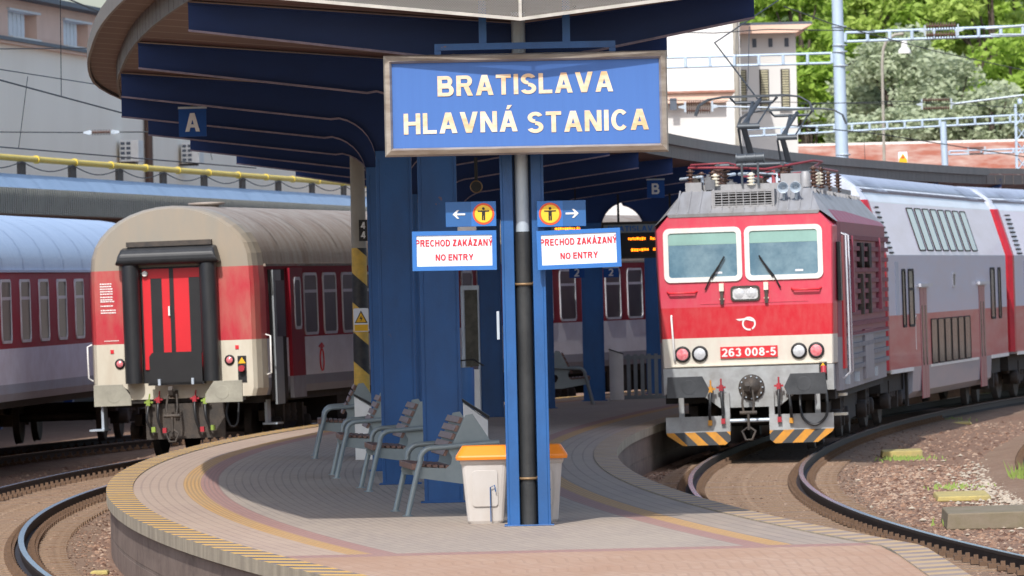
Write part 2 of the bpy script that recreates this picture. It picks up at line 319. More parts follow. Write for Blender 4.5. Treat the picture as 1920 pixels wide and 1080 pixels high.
def stripes(name, ax, ay, az_, period, a, b):
    m = bpy.data.materials.new(name); n, bs = nodes(m); tc = N(n, 'ShaderNodeTexCoord')
    dt = N(n, 'ShaderNodeVectorMath', operation='DOT_PRODUCT'); n.links.new(tc.outputs['Object'], dt.inputs[0]); dt.inputs[1].default_value = (ax, ay, az_)
    dv = N(n, 'ShaderNodeMath', operation='DIVIDE'); n.links.new(dt.outputs['Value'], dv.inputs[0]); dv.inputs[1].default_value = period
    fr = N(n, 'ShaderNodeMath', operation='FRACT'); n.links.new(dv.outputs[0], fr.inputs[0])
    gt = N(n, 'ShaderNodeMath', operation='GREATER_THAN'); n.links.new(fr.outputs[0], gt.inputs[0]); gt.inputs[1].default_value = .5
    o = mixc(n, gt.outputs[0], lin(a), lin(b)); o, _ = dirt(n, o, .4, 9, lin('#555048'), tc.outputs['Object'])
    n.links.new(o, bs.inputs['Base Color']); bs.inputs['Roughness'].default_value = .6; return m
M['haz_l'] = stripes('plough_stripes_left', 1, 0, 1, .32, '#cf8f2e', '#3c4044')
M['haz_r'] = stripes('plough_stripes_right', -1, 0, 1, .32, '#cf8f2e', '#3c4044')
M['haz_mast'] = stripes('mast_stripes', .9, 0, 1, .78, '#d8b04a', '#1f2126')
# worn gold/white letters of the big sign
def letter_mat():
    m = bpy.data.materials.new('worn_sign_lettering'); n, b = nodes(m); tc = N(n, 'ShaderNodeTexCoord')
    o, _ = dirt(n, lin('#e3c9a8'), 1, 3.2, lin('#cf9c63'), tc.outputs['Object'], (1, 1, 3)); o, _ = dirt(n, o, .6, 2.3, lin('#e9e6e4'), tc.outputs['Object'], (1, 1, 2.5))
    n.links.new(o, b.inputs['Base Color']); b.inputs['Roughness'].default_value = .6; return m
M['letters'] = letter_mat()
def mesh_mat():
    m = bpy.data.materials.new('expanded_metal_mesh'); n, b = nodes(m); tc = N(n, 'ShaderNodeTexCoord'); mp = N(n, 'ShaderNodeMapping')
    mp.inputs['Rotation'].default_value = (0, math.radians(45), 0); n.links.new(tc.outputs['Object'], mp.inputs[0])
    sp = N(n, 'ShaderNodeSeparateXYZ'); n.links.new(mp.outputs[0], sp.inputs[0]); outs = []
    for i in (0, 2):
        ml = N(n, 'ShaderNodeMath', operation='MULTIPLY'); n.links.new(sp.outputs[i], ml.inputs[0]); ml.inputs[1].default_value = 60
        fr = N(n, 'ShaderNodeMath', operation='FRACT'); n.links.new(ml.outputs[0], fr.inputs[0])
        lt = N(n, 'ShaderNodeMath', operation='LESS_THAN'); n.links.new(fr.outputs[0], lt.inputs[0]); lt.inputs[1].default_value = .36; outs.append(lt.outputs[0])
    mx = N(n, 'ShaderNodeMath', operation='MAXIMUM'); n.links.new(outs[0], mx.inputs[0]); n.links.new(outs[1], mx.inputs[1])
    b.inputs['Base Color'].default_value = lin('#7f7c78'); b.inputs['Roughness'].default_value = .6
    n.links.new(mx.outputs[0], b.inputs['Alpha']); return m
M['mesh'] = mesh_mat()
# paving driven by UV: u along the platform (m), v across (m)
def paver(name, c1, c2, mortar, bw, rh, dirtc, damt=.4, ms=.012, dsc=.6):
    m = bpy.data.materials.new(name); n, b = nodes(m); tc = N(n, 'ShaderNodeTexCoord')
    br = N(n, 'ShaderNodeTexBrick'); n.links.new(tc.outputs['UV'], br.inputs[0])
    br.inputs['Scale'].default_value = 1; br.inputs['Brick Width'].default_value = bw; br.inputs['Row Height'].default_value = rh
    br.inputs['Mortar Size'].default_value = ms; br.inputs['Mortar Smooth'].default_value = .3; br.inputs['Bias'].default_value = 0
    br.inputs['Color1'].default_value = lin(c1); br.inputs['Color2'].default_value = lin(c2); br.inputs['Mortar'].default_value = lin(mortar)
    o, no = dirt(n, br.outputs[0], damt, dsc, lin(dirtc), tc.outputs['Object'], (1, .35, 1))
    o, no = dirt(n, o, damt * .7, 9, lin(dirtc), tc.outputs['Object'], (1, .4, 1))
    n.links.new(o, b.inputs['Base Color']); b.inputs['Roughness'].default_value = .8
    bp = N(n, 'ShaderNodeBump'); bp.inputs['Strength'].default_value = .4; bp.inputs['Distance'].default_value = .01; bp.invert = True
    n.links.new(br.outputs['Fac'], bp.inputs['Height']); n.links.new(bp.outputs[0], b.inputs['Normal']); return m
M['pv_main'] = paver('grey_mauve_pavers', '#92857b', '#9d8f82', '#7f746b', .4, .105, '#aa9c8b', .6)
M['pv_pink'] = paver('brown_pink_pavers', '#a38c7c', '#ac9684', '#927e71', .2, .1, '#b09b88', .7)
M['pv_edge'] = paver('edge_pavers', '#9a8a7e', '#8f8278', '#7b6f68', .9, .14, '#a39582', .6)
M['pv_yel'] = paver('yellow_guide_tiles', '#c2965a', '#ba8e54', '#a07f52', .3, .045, '#a58f74', .4)
M['pv_red'] = paver('red_guide_tiles', '#a27a6e', '#9a7268', '#8c6e66', .3, .05, '#9b8078', .4)
M['pv_fore'] = paver('foreground_brown_paving', '#ae917c', '#b59a84', '#a58a76', .2, .1, '#a07c62', .9)
def kerb_mat(wear=.42, ca='#cfa345', cb='#55525e'):
    m = bpy.data.materials.new('kerb_stripes'); n, b = nodes(m); tc = N(n, 'ShaderNodeTexCoord'); sp = N(n, 'ShaderNodeSeparateXYZ'); n.links.new(tc.outputs['UV'], sp.inputs[0])
    ad = N(n, 'ShaderNodeMath', operation='ADD'); n.links.new(sp.outputs[0], ad.inputs[0]); n.links.new(sp.outputs[1], ad.inputs[1])
    ml = N(n, 'ShaderNodeMath', operation='MULTIPLY'); n.links.new(ad.outputs[0], ml.inputs[0]); ml.inputs[1].default_value = 1.3
    fr = N(n, 'ShaderNodeMath', operation='FRACT'); n.links.new(ml.outputs[0], fr.inputs[0])
    gt = N(n, 'ShaderNodeMath', operation='GREATER_THAN'); n.links.new(fr.outputs[0], gt.inputs[0]); gt.inputs[1].default_value = .5
    o = mixc(n, gt.outputs[0], lin(ca), lin(cb)); o, _ = dirt(n, o, wear, 2.2, lin('#a5927f'), tc.outputs['Object'], (1, .5, 1))
    n.links.new(o, b.inputs['Base Color']); b.inputs['Roughness'].default_value = .8; return m
M['kerb'] = kerb_mat(); M['kerb2'] = kerb_mat(.85, '#b0946a', '#7d706c')
M['kerbside'] = mat('kerb_concrete_edge', '#b0a48e', .9, d=.8, scale=3, dark='#7f7466', stretch=(1, 1, .4), bump=.3)
M['wall'] = paver('platform_wall_blocks', '#6f5e54', '#66554b', '#574a42', .9, .35, '#8e7c70', .9, .02, 1.3)
def ground_mat(name, a, b_, c_, s1=.8, s2=14, bump=.9):
    m = bpy.data.materials.new(name); n, b = nodes(m); tc = N(n, 'ShaderNodeTexCoord'); co = tc.outputs['Object']
    o, _ = dirt(n, lin(a), .8, s1, lin(b_), co, (1, .5, 1)); o, no = dirt(n, o, .8, s2, lin(c_), co); n.links.new(o, b.inputs['Base Color'])
    vo = N(n, 'ShaderNodeTexVoronoi'); vo.inputs['Scale'].default_value = 18; n.links.new(co, vo.inputs[0])
    bp = N(n, 'ShaderNodeBump'); bp.inputs['Strength'].default_value = bump; bp.inputs['Distance'].default_value = .04; n.links.new(vo.outputs[0], bp.inputs['Height'])
    n.links.new(bp.outputs[0], b.inputs['Normal']); b.inputs['Roughness'].default_value = .95; return m
M['ground'] = ground_mat('rusty_ballast', '#836653', '#937b67', '#65493a')
M['bed'] = ground_mat('track_bed_dirt', '#836b58', '#94806c', '#684c3a', .9, 7, .7)
M['sleeper'] = ground_mat('dusty_sleeper', '#8a7460', '#9a8672', '#6e543f', 2, 16, .3); M['stone'] = ground_mat('ballast_stone', '#90705c', '#a48b76', '#684c3c', 3, 20, .2)
M['stoned'] = mat('dark_rust_stone', '#5f4538', .95, d=.5, scale=9); M['stonel'] = mat('light_tan_stone', '#a8917e', .95, d=.5, scale=9); M['stonew'] = mat('pale_stone', '#b3a898', .9, d=.5, scale=9)
M['grass'] = mat('weed_green', '#7d8f45', .9, d=.4, scale=9, dark='#5c7434')
M['hill'] = mat('wooded_hillside', '#3c4f22', .95, d=.7, scale=.3, dark='#55632f')
def leafmat(name, a, b_, tr=.3):
    m = bpy.data.materials.new(name); n, b = nodes(m); tc = N(n, 'ShaderNodeTexCoord')
    o, _ = dirt(n, lin(a), 1, .9, lin(b_), tc.outputs['Object']); n.links.new(o, b.inputs['Base Color']); b.inputs['Roughness'].default_value = .65
    t = N(n, 'ShaderNodeBsdfTranslucent'); n.links.new(o, t.inputs[0]); ms = N(n, 'ShaderNodeMixShader'); ms.inputs[0].default_value = tr
    n.links.new(b.outputs[0], ms.inputs[1]); n.links.new(t.outputs[0], ms.inputs[2]); n.links.new(ms.outputs[0], n.nodes['Material Output'].inputs[0]); return m
M['leaf'] = leafmat('fresh_green_leaves', '#a3bf52', '#8aac42', .4); M['leaf2'] = leafmat('grey_olive_leaves', '#a9b594', '#b9c3a6', .35); M['leaf3'] = leafmat('light_green_leaves', '#b3c868', '#98b650', .4)
# ------------------------------------------------------------------ track geometry
CL = (218.35, 99.0, 225.0); CR = (273.0, 97.0, 270.0)
_a1 = math.asin(18 / 270.0); _p1 = (CR[0] - 270 * math.cos(_a1), 115.0)
CR2 = (_p1[0] + 434 * math.cos(_a1), 115 - 434 * math.sin(_a1), 434.0)      # the right track eases to a wider curve beyond the locomotive's front
def seg_of(C, d): return CR2 if C is CR and d > 115 else C
def tx(C, d, off=0):            # x of the line offset to the right of a track's centreline, at depth d
    C = seg_of(C, d); r = C[2] - off; return C[0] - math.sqrt(r * r - (d - C[1]) ** 2)
def EL(d, o=0): return tx(CL, d, 1.75 + o)      # platform's left edge, o metres inward
def ER(d, o=0): return tx(CR, d, -1.75 - o)     # right edge, o inward
def frange(a, b, st):
    out = []; x = a
    while x < b - 1e-6: out.append(x); x += st
    return out + [b]
ZR, ZG = -.45, -.68
g = MB(); g.add([(-900, -50, ZG), (900, -50, ZG), (900, 1600, ZG), (-900, 1600, ZG)], [(0, 1, 2, 3)]); g.build('ground', M['ground'], kind='structure')
def track(C, off, d0, d1, label, shift=0):
    t = thing('railway_track', label, 'railway track', (tx(C, 90, off), 90, ZR), group='railway tracks'); b0 = t.location
    DS = frange(d0, d1, 1.5)
    bed = MB(); sec = []
    for d in DS:
        xa = tx(C, d, off - 1.6) - b0.x; xb = tx(C, d, off + 1.6) - b0.x; q_ = rnd.uniform(-.006, .006)
        sec.append([(xa, d - 90, -.24), (xa + .5, d - 90, -.165), (xa + .95, d - 90, -.16 + q_), ((xa + xb) / 2, d - 90, -.162 + q_), (xb - .95, d - 90, -.16), (xb - .5, d - 90, -.165), (xb, d - 90, -.24)])
    bed.loft(sec, caps=False, closed=False, smooth=True); bed.build('sleeper_bed', M['bed'], t)
    slm = MB().box(-1.25, 1.25, -.13, .13, -.25, 0).mesh('sleeper', M['sleeper'])
    for d in (frange(74, 120, .62) if C is CR and off == 0 else frange(66, 126, .62) if off == 0 else []):
        inst('sleeper', slm, t, (tx(C, d, off) - b0.x, d - 90, -.148 + rnd.uniform(-.008, .004)), (rnd.uniform(-.01, .01), 0, -(d - seg_of(C, d)[1]) / seg_of(C, d)[2] + rnd.uniform(-.01, .01)))
    for s in (-1, 1):
        rb = MB(); secs = []; top = []
        for d in DS:
            xc = tx(C, d, off + s * .752) - b0.x; y = d - 90
            secs.append([(xc + dx, y, dz) for dx, dz in ((-.07, -.155), (-.07, -.14), (-.012, -.125), (-.012, -.04), (-.036, -.03), (-.036, -.004), (.036, -.004), (.036, -.03), (.012, -.04), (.012, -.125), (.07, -.14), (.07, -.155))])
            top.append([(xc - .03, y, -.004), (xc - .03, y, 0), (xc + .03, y, 0), (xc + .03, y, -.004)])
        rb.loft(secs, 0); rb.loft(top, 1); r = rb.build('rail', [M['rail'], M['railtop']], t)
        fb = MB()
        for d in frange(max(d0, 60), min(d1, 150), .6):
            for q in (-1, 1):
                xc = tx(C, d, off + s * .752 + q * .13) - b0.x; y = d - 90
                fb.box(xc - .055, xc + .055, y - .09, y + .09, -.15, -.105); fb.box(xc - .022, xc + .022, y - .03, y + .03, -.105, -.06)
        fb.build('fastening', M['fast'], r, kind='stuff')
    return t
track(CL, 0, 50, 260, 'curved track left of the platform, running under the coach with the open gangway end')
track(CR, 0, 50, 300, 'curved track right of the platform in front of the red locomotive')
track(CR, 4.75, 60, 300, 'track at the far right picture edge with only its left rail showing')
track(CL, -4.6, 60, 260, 'shadowed track under the blue roofed train at the far left')
# ------------------------------------------------------------------ platform
class PF:
    def __init__(s): s.v = []; s.f = []; s.uv = []; s.m = []
    def strip(s, fa, fb, ds, m, va, vb):
        for i in range(len(ds) - 1):
            a, b = ds[i], ds[i + 1]; n = len(s.v); s.v += [fa(a), fb(a), fb(b), fa(b)]; s.f.append((n, n + 1, n + 2, n + 3)); s.m.append(m)
            s.uv += [(a, va), (a, vb), (b, vb), (b, va)]
    def build(s, name, mats, **k):
        me = bpy.data.meshes.new(name); me.from_pydata(s.v, [], s.f); ul = me.uv_layers.new(name='uv')
        for i, q in enumerate(s.uv): ul.data[i].uv = q
        for q in mats: me.materials.append(q)
        me.polygons.foreach_set('material_index', s.m); return inst(name, me, **k)
pf = PF(); DS = frange(64.9, 240, 1.0)
def L(o, z=0): return lambda d: (EL(d, o), d, z)
def Rr(o, z=0): return lambda d: (ER(d, o), d, z)
mid = lambda d: ((EL(d) + ER(d)) / 2, d, 0)
pm = [M[k] for k in ('kerb', 'pv_edge', 'pv_yel', 'pv_red', 'pv_main', 'pv_fore', 'pv_pink')]
for fn in (L, Rr):
    pf.strip(fn(.26), fn(.84), DS, 6 if fn is L else 1, 0, .58)
    pf.strip(fn(.84), fn(1.04), DS, 2, 0, .2); pf.strip(fn(1.04), fn(1.25), DS, 3, 0, .21)
pf.strip(L(1.25), mid, DS, 4, 0, 2.0); pf.strip(mid, Rr(1.25), DS, 4, 2, 0)
def ERn(d):                    # the ramp end narrows on the right side
    return min(ER(d, .0), 3.3) if d < 66.5 else ER(d)
pf.strip(L(.26), lambda d: (ERn(d) - .26, d, 0), frange(64.3, 64.9, .6), 3, 0, 4)
pf.strip(L(.26), lambda d: (ERn(d) - .26, d, 0), frange(20, 64.3, 2), 5, 0, 4)
pf.build('platform_surface', pm, kind='structure')
kb = PF(); DK = frange(20, 240, 1.0)
ERo = lambda d: ERn(d)
kb.strip(lambda d: (EL(d, -.04), d, .012), lambda d: (EL(d, .26), d, .012), DK, 0, 0, .3)
kb.strip(lambda d: (ERo(d) - .26, d, .012), lambda d: (ERo(d) + .04, d, .012), DK, 2, .3, 0)
kb.strip(lambda d: (EL(d, .26), d, -.02), lambda d: (EL(d, .26), d, .012), DK, 1, 0, .1)
kb.strip(lambda d: (ERo(d) - .26, d, .012), lambda d: (ERo(d) - .26, d, -.02), DK, 1, 0, .1)
kb.strip(lambda d: (EL(d, -.04), d, -.11), lambda d: (EL(d, -.04), d, .012), DK, 1, 0, .1)
kb.strip(lambda d: (EL(d, 0), d, -.11), lambda d: (EL(d, -.04), d, -.11), DK, 1, 0, .1)
kb.strip(lambda d: (ERo(d) + .04, d, .012), lambda d: (ERo(d) + .04, d, -.11), DK, 1, 0, .1)
kb.strip(lambda d: (ERo(d) + .04, d, -.11), lambda d: (ERo(d), d, -.11), DK, 1, 0, .1)
kb.build('platform_kerb', [M['kerb'], M['kerbside'], M['kerb2']], kind='structure')
wl = PF()
wl.strip(lambda d: (EL(d, 0), d, ZG - .1), lambda d: (EL(d, 0), d, -.11), DK, 0, 0, .7)
wl.strip(lambda d: (ERo(d), d, -.11), lambda d: (ERo(d), d, ZG - .1), DK, 0, .7, 0)
wl.build('platform_wall', [M['wall']], kind='structure')
# ------------------------------------------------------------------ stones, weeds
def rock(mb, x, y, z, r, m=0):
    vs = []; 
    for k, (a, b, c) in enumerate(((1, 0, 0), (-1, 0, 0), (0, 1, 0), (0, -1, 0), (0, 0, 1), (0, 0, -1))):
        q = r * rnd.uniform(.6, 1.25); vs.append((x + a * q, y + b * q, z + c * q * .6))
    mb.add(vs, [(0, 2, 4), (2, 1, 4), (1, 3, 4), (3, 0, 4), (2, 0, 5), (1, 2, 5), (3, 1, 5), (0, 3, 5)], m)
st = MB()
for i in range(46000):
    d = rnd.uniform(66, 150) if rnd.random() < .35 else rnd.uniform(70, 118)
    right = rnd.random() < .62
    x = rnd.uniform(tx(CR, d, -1.65), tx(CR, d, 6.2)) if right else rnd.uniform(tx(CL, d, -4.5), tx(CL, d, 1.7))
    u = abs(x - tx(CR if right else CL, d, 0))
    if u < 1.5:
        if abs(u - .75) < .09: continue
        z = ZR - .16 - (max(0, u - 1.1) * .15); r = rnd.uniform(.008, .024)
        if u < .65 and rnd.random() < .5: continue
    else: z = ZG; r = rnd.uniform(.01, .036) if rnd.random() < .93 else rnd.uniform(.035, .06)
    rock(st, x, d, z, r, rnd.choice((0, 0, 1, 2)))
st.build('ballast_stones', [M['stone'], M['stoned'], M['stonel']], kind='stuff', label='rust coloured ballast stones strewn along the tracks', category='ballast')
st = MB()
for i in range(900):
    c = P(1850, 860, 1); d = rnd.gauss(103, 6.5); x = 5.9 + (d - 100) * .045 + rnd.gauss(.45, .3)
    rock(st, x, d, ZG + .015, rnd.uniform(.015, .05))
for i in range(60):
    d = rnd.uniform(72, 120); rock(st, rnd.uniform(tx(CR, d, 1.1), tx(CR, d, 3.9)), d, ZG + .02, rnd.uniform(.02, .045))
st.build('pale_stones', M['stonew'], kind='stuff', label='scatter of pale stones on the brown ballast at right', category='stones')
gp = lambda px, py, z: P(px, py, F * (CAMH - z) / (py - 530 + ROLL * (px - 960)))
def tuft(px, py, wpx, n, h, label):
    c = gp(px, py, ZG); mb = MB(); sc_ = F / c.y
    for i in range(n):
        x = rnd.gauss(0, wpx / sc_ / 2.6); y = rnd.gauss(0, .5); a = rnd.uniform(0, PI); hh = h * rnd.uniform(.4, 1.1); lx = rnd.gauss(0, .35) * hh; ww = .012
        mb.add([(x - ww, y, 0), (x + ww, y, 0), (x + lx * .6 + ww * .6, y + .02, hh * .6), (x + lx, y + .04, hh), (x + lx * .6 - ww * .6, y + .02, hh * .6)], [(0, 1, 2, 3, 4)])
    mb.build('weed_tuft', M['grass'], loc=c, label=label, category='weeds')
tuft(1870, 985, 100, 260, .12, 'yellow green weeds growing against the front of the mossy concrete slab')
tuft(1910, 905, 20, 60, .3, 'tall green weed beside the far right rail')
tuft(1790, 915, 70, 90, .06, 'low weeds in the ballast behind the slab')
tuft(1695, 862, 75, 110, .07, 'weeds along the yellow marker block in the middle of the ballast')
tuft(1790, 792, 30, 40, .12, 'small weeds on the farthest yellow marker block')
def block(px, py, wpx, dep, h, label, m, name, cat):
    c = gp(px, py, ZG); s = F / c.y; wd = wpx / s; mb = MB()
    mb.prism([(-wd / 2, 0), (wd / 2, 0), (wd / 2 - .01, h), (-wd / 2 + .02, h * .93)], 'y', 0, dep); mb.build(name, m, loc=c, rot=(0, 0, -.03), bevel=.015, label=label, category=cat)
block(1808, 940, 102, 2.4, .07, 'faded yellow marker block beside the mossy concrete slab', M['ymark'], 'marker_block', 'marker block')
block(1692, 858, 78, 1.4, .11, 'faded yellow marker block standing alone in the middle of the ballast', M['ymark'], 'marker_block', 'marker block')
block(1790, 797, 65, 1.2, .05, 'faded yellow marker block nearest the double deck coach', M['ymark'], 'marker_block', 'marker block')
block(185, 1079, 36, .25, .05, 'small yellow block in the ballast by the left platform wall', M['ymark'], 'marker_block', 'marker block')
block(1870, 992, 190, 2.6, .2, 'mossy concrete slab lying on the ballast at right', M['concrete'], 'concrete_slab', 'slab')
# ------------------------------------------------------------------ canopy
BD = [71.6, 79.8, 87.5, 94, 101, 108, 115, 122.5, 130, 137.5, 145, 152.5, 160, 167.5, 175, 182.5, 190, 197.5, 205, 212.5]
CX = [.11, -.75, -1.31, -1.54, -1.57, -1.49, -1.27, -1.06, -.38, .52, 1.5, 2.82]
CX += [(EL(q) + ER(q)) / 2 - .75 for q in BD[12:]]
def colx(d):
    for i in range(len(BD) - 1):
        if d < BD[i + 1] or i == len(BD) - 2: return CX[i] + (CX[i + 1] - CX[i]) * max(-.2, (d - BD[i])) / (BD[i + 1] - BD[i])
def zt(d): return 4.66 - .0124 * (d - 71.6) if d < 122.5 else 4.03 + .0005 * (d - 122.5)
XL = lambda d: EL(d, .27) - .15 * max(0, 1 - abs(d - 96) / 11); XRt = lambda d: ER(d, .14 + max(0, min(.22, (d - 85) * .007)))
OUTL = lambda d: XL(d) - (.34 if d < 100 else max(.06, .34 - (d - 100) * .02)); OUTR = lambda d: XRt(d) + .08
can = thing('platform_canopy', 'long curved butterfly canopy on blue steel columns over the platform', 'canopy')
for k, d in enumerate(BD):
    xc = colx(d); xl, xr = XL(d), XRt(d); z = zt(d)
    bm_ = MB()
    def top(x): u = (x - xc) / ((xl if x < xc else xr) - xc); return z - .02 + .27 * u
    def bot(x): u = (x - xc) / ((xl if x < xc else xr) - xc); return z - .4 + .4 * u
    R = .5; hw = .2
    poly = [(xl, top(xl)), (xc, top(xc)), (xr, top(xr)), (xr, bot(xr))]
    bx = xc + hw + R; poly.append((bx, bot(bx)))
    for a in range(1, 8): 
        t = a / 8 * PI / 2; poly.append((xc + hw + R - R * math.sin(t), bot(bx) - R + R * math.cos(t)))
    poly += [(xc + hw, bot(bx) - R), (xc - hw, bot(bx) - R)]
    for a in range(7, 0, -1):
        t = a / 8 * PI / 2; poly.append((xc - hw - R + R * math.sin(t), bot(bx) - R + R * math.cos(t)))
    poly += [(xc - bx + xc, bot(2 * xc - bx)), (xl, bot(xl))]
    bm_.prism(poly, 'y', d - .012, d + .012)
    lows = poly[3:]; fl = []
    for (x, zz) in lows: fl.append([(x, d - .1, zz), (x, d + .1, zz), (x, d + .1, zz - .018), (x, d - .1, zz - .018)])
    bm_.loft(fl, 1)
    tp = [[(x, d - .1, zz), (x, d + .1, zz), (x, d + .1, zz - .015), (x, d - .1, zz - .015)] for x, zz in poly[:3]]; bm_.loft(tp, 0)
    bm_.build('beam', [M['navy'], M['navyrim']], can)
    cm = MB(); zc = bot(bx) - R
    if k == 0:
        cm.box(xc - .18, xc + .18, d + .0, d + .02, 0, zc + .3); 
        for s in (-1, 1): cm.box(xc + s * .19 - .012, xc + s * .19 + .012, d - .17, d + .17, 0, zc + .3)
        cm.box(xc - .178, xc - .085, d - .17, d - .155, 0, zc + .3); cm.box(xc + .085, xc + .178, d - .17, d - .155, 0, zc + .3)
        cm.box(xc - .23, xc + .23, d - .2, d + .2, 0, .012)
    else:
        cm.box(xc - .2, xc + .2, d - .16, d - .14, 0, zc + .1); cm.box(xc - .2, xc + .2, d + .14, d + .16, 0, zc + .1); cm.box(xc - .008, xc + .008, d - .14, d + .14, 0, zc + .1)
        cm.box(xc - .17, xc - .162, d - .168, d - .16, 0, zc); cm.box(xc + .162, xc + .17, d - .168, d - .16, 0, zc); cm.box(xc - .24, xc + .24, d - .2, d + .2, 0, .015)
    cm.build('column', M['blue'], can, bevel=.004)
CD = frange(70.45, 226, 1.9)
so = MB(); secs = []
for d in CD:
    z = zt(d); xc = colx(d); secs.append([(XL(d), d, z + .27), (xc, d, z + .0), (XRt(d), d, z + .27)])
so.loft(secs, 0, caps=False, closed=False)
def soff_mat():
    m = bpy.data.materials.new('soffit_boards'); n, b = nodes(m); tc = N(n, 'ShaderNodeTexCoord'); sp = N(n, 'ShaderNodeSeparateXYZ'); n.links.new(tc.outputs['Object'], sp.inputs[0])
    ml = N(n, 'ShaderNodeMath', operation='MULTIPLY'); n.links.new(sp.outputs[1], ml.inputs[0]); ml.inputs[1].default_value = .8
    fr = N(n, 'ShaderNodeMath', operation='FRACT'); n.links.new(ml.outputs[0], fr.inputs[0]); lt = N(n, 'ShaderNodeMath', operation='LESS_THAN'); n.links.new(fr.outputs[0], lt.inputs[0]); lt.inputs[1].default_value = .12
    o = mixc(n, lt.outputs[0], lin('#5a3d32'), lin('#7a6c64')); o, _ = dirt(n, o, .5, 1.2, lin('#4a342b'), tc.outputs['Object']); n.links.new(o, b.inputs['Base Color']); b.inputs['Roughness'].default_value = .6; return m
M['soffb'] = soff_mat()
so.build('soffit', M['soffb'], can)
rf = MB(); rf.loft([[(OUTL(d) - .02, d, zt(d) + .6), (colx(d), d, zt(d) + .36), (OUTR(d) + .02, d, zt(d) + .6)] for d in CD], 0, caps=False, closed=False); rf.build('roof_deck', M['rim'], can)
for s in (-1, 1):
    tipf = XL if s < 0 else XRt; outf = OUTL if s < 0 else OUTR
    fa = MB(); fa.loft([[(tipf(d), d, zt(d) + .25), (tipf(d), d, zt(d) + .47), (tipf(d) + s * .03, d, zt(d) + .47), (tipf(d) + s * .03, d, zt(d) + .25)] for d in CD], 0)
    for d in frange(70.5, 225, .62): fa.box(tipf(d) + (-.012 if s > 0 else -.03) , tipf(d) + (.03 if s > 0 else .012), d - .012, d + .012, zt(d) + .26, zt(d) + .465)
    fa.build('fascia_panel', M['fascia'], can)
    os_ = MB(); os_.loft([[(tipf(d) + s * .03, d, zt(d) + .47), (outf(d), d, zt(d) + .5)] for d in CD], 0, caps=False, closed=False); os_.build('edge_soffit', M['soffb'], can)
    rm = MB(); rm.loft([[(outf(d), d, zt(d) + .46), (outf(d), d, zt(d) + .63), (outf(d) + s * .03, d, zt(d) + .63), (outf(d) + s * .03, d, zt(d) + .46)] for d in CD], 0)
    rm.build('edge_flashing', M['rim'], can)
# mesh end guard
d = 70.42; xc = colx(d); z = zt(d) - .02
eg = MB(); xl, xr = OUTL(d), OUTR(d); sl = .11
pl = lambda x: z + sl * abs(x - xc)
eg.add([(xl, d, pl(xl)), (xc, d, pl(xc)), (xc, d, z + .8), (xl, d, pl(xl) + .5)], [(0, 1, 2, 3)]); eg.add([(xc, d, pl(xc)), (xr, d, pl(xr)), (xr, d, pl(xr) + .5), (xc, d, z + .8)], [(0, 1, 2, 3)])
em = eg.build('mesh_guard', M['mesh'], can)
fr_ = MB()
for x0, x1 in ((xl, xc), (xc, xr)):
    fr_.loft([[(x, d - .04, pl(x) - .022), (x, d + .0, pl(x) - .022), (x, d + .0, pl(x) + .008), (x, d - .04, pl(x) + .008)] for x in (x0, x1)], 0)
fr_.box(xc - .015, xc + .015, d - .03, d - .004, z, z + .8)
fr_.build('guard_frame', M['rail_white'], em)
# drainpipe in front column
xc = colx(71.6); yd = 71.6 - .1
dp = MB(); dp.tube([(xc, yd, 0.012), (xc, yd, 2.72)], .074, 16, 0); 
pp = dp.build('drainpipe', M['blackpipe'], can)
MB().tube([(xc, yd, 2.70), (xc, yd, 4.75)], .064, 16).build('upper_pipe', M['galv'], pp)
for zc in (P(970, 533, 71.5).z, P(980, 897, 71.5).z):
    c = MB(); c.tube([(xc + .085 * math.cos(a), yd + .085 * math.sin(a), zc) for a in [2 * PI * k / 20 for k in range(20)]], .013, 6, closed=True)
    for s in (-1, 1): c.box(xc + s * .1 - .02, xc + s * .1 + .02, yd - .012, yd + .012, zc - .02, zc + .02)
    c.build('pipe_clamp', M['clamp'], pp)
# ------------------------------------------------------------------ main sign
ds = 70.85
x0, z1 = XZ(718, 103, ds); x1, _ = XZ(1250, 96, ds); _, z0 = XZ(985, 289, ds); _, z1 = XZ(985, 99, ds)
sw = (x1 - x0) / 2; sh = (z1 - z0) / 2; scx = (x0 + x1) / 2; scz = (z0 + z1) / 2
sg = thing('station_name_sign', 'large blue station name sign with worn gold lettering in a bronze metal frame', 'sign', (scx, ds, scz), (0, math.radians(.15), 0))
ft = .075
b = MB(); b.box(-sw + ft, sw - ft, .02, .2, -sh + ft, sh - ft); b.build('sign_face', M['signblue'], sg)
b = MB()
def cham(x0_, x1_, z0_, z1_, y): return [(x0_, y, z0_), (x1_, y, z0_), (x1_, y, z1_), (x0_, y, z1_)]
f0 = cham(-sw + ft, sw - ft, -sh + ft, sh - ft, .01); f1 = cham(-sw + ft * .75, sw - ft * .75, -sh + ft * .75, sh - ft * .75, -.03); f2 = cham(-sw + .015, sw - .015, -sh + .015, sh - .015, 0); f3 = cham(-sw, sw, -sh, sh, .05); f4 = cham(-sw, sw, -sh, sh, .22); 
b.loft([f0, f1, f2, f3, f4], 0, caps=False); b.add(f4, [(0, 1, 2, 3)]); b.build('sign_frame', M['frame'], sg)
SC = F / ds
def srel(px, py): p = P(px, py, ds); return p.x - scx, p.z - scz
for body, xa, xb, yc, hpx in (('BRATISLAVA', 820, 1150, 157, 38), ('HLAVNÁ', 757, 971, 230, 39), ('STANICA', 989, 1217, 226, 39)):
    a = srel(xa, yc); c = srel(xb, yc); text('lettering', body, M['letters'], sg, (a[0] + c[0]) / 2, srel((xa + xb) / 2, yc)[1], .018, c[0] - a[0], hpx / SC, slope=.01)
hb = MB(); zz = srel(980, 85)[1]
hb.box(srel(812, 0)[0], srel(1152, 0)[0], .08, .14, zz - .03, zz + .03)
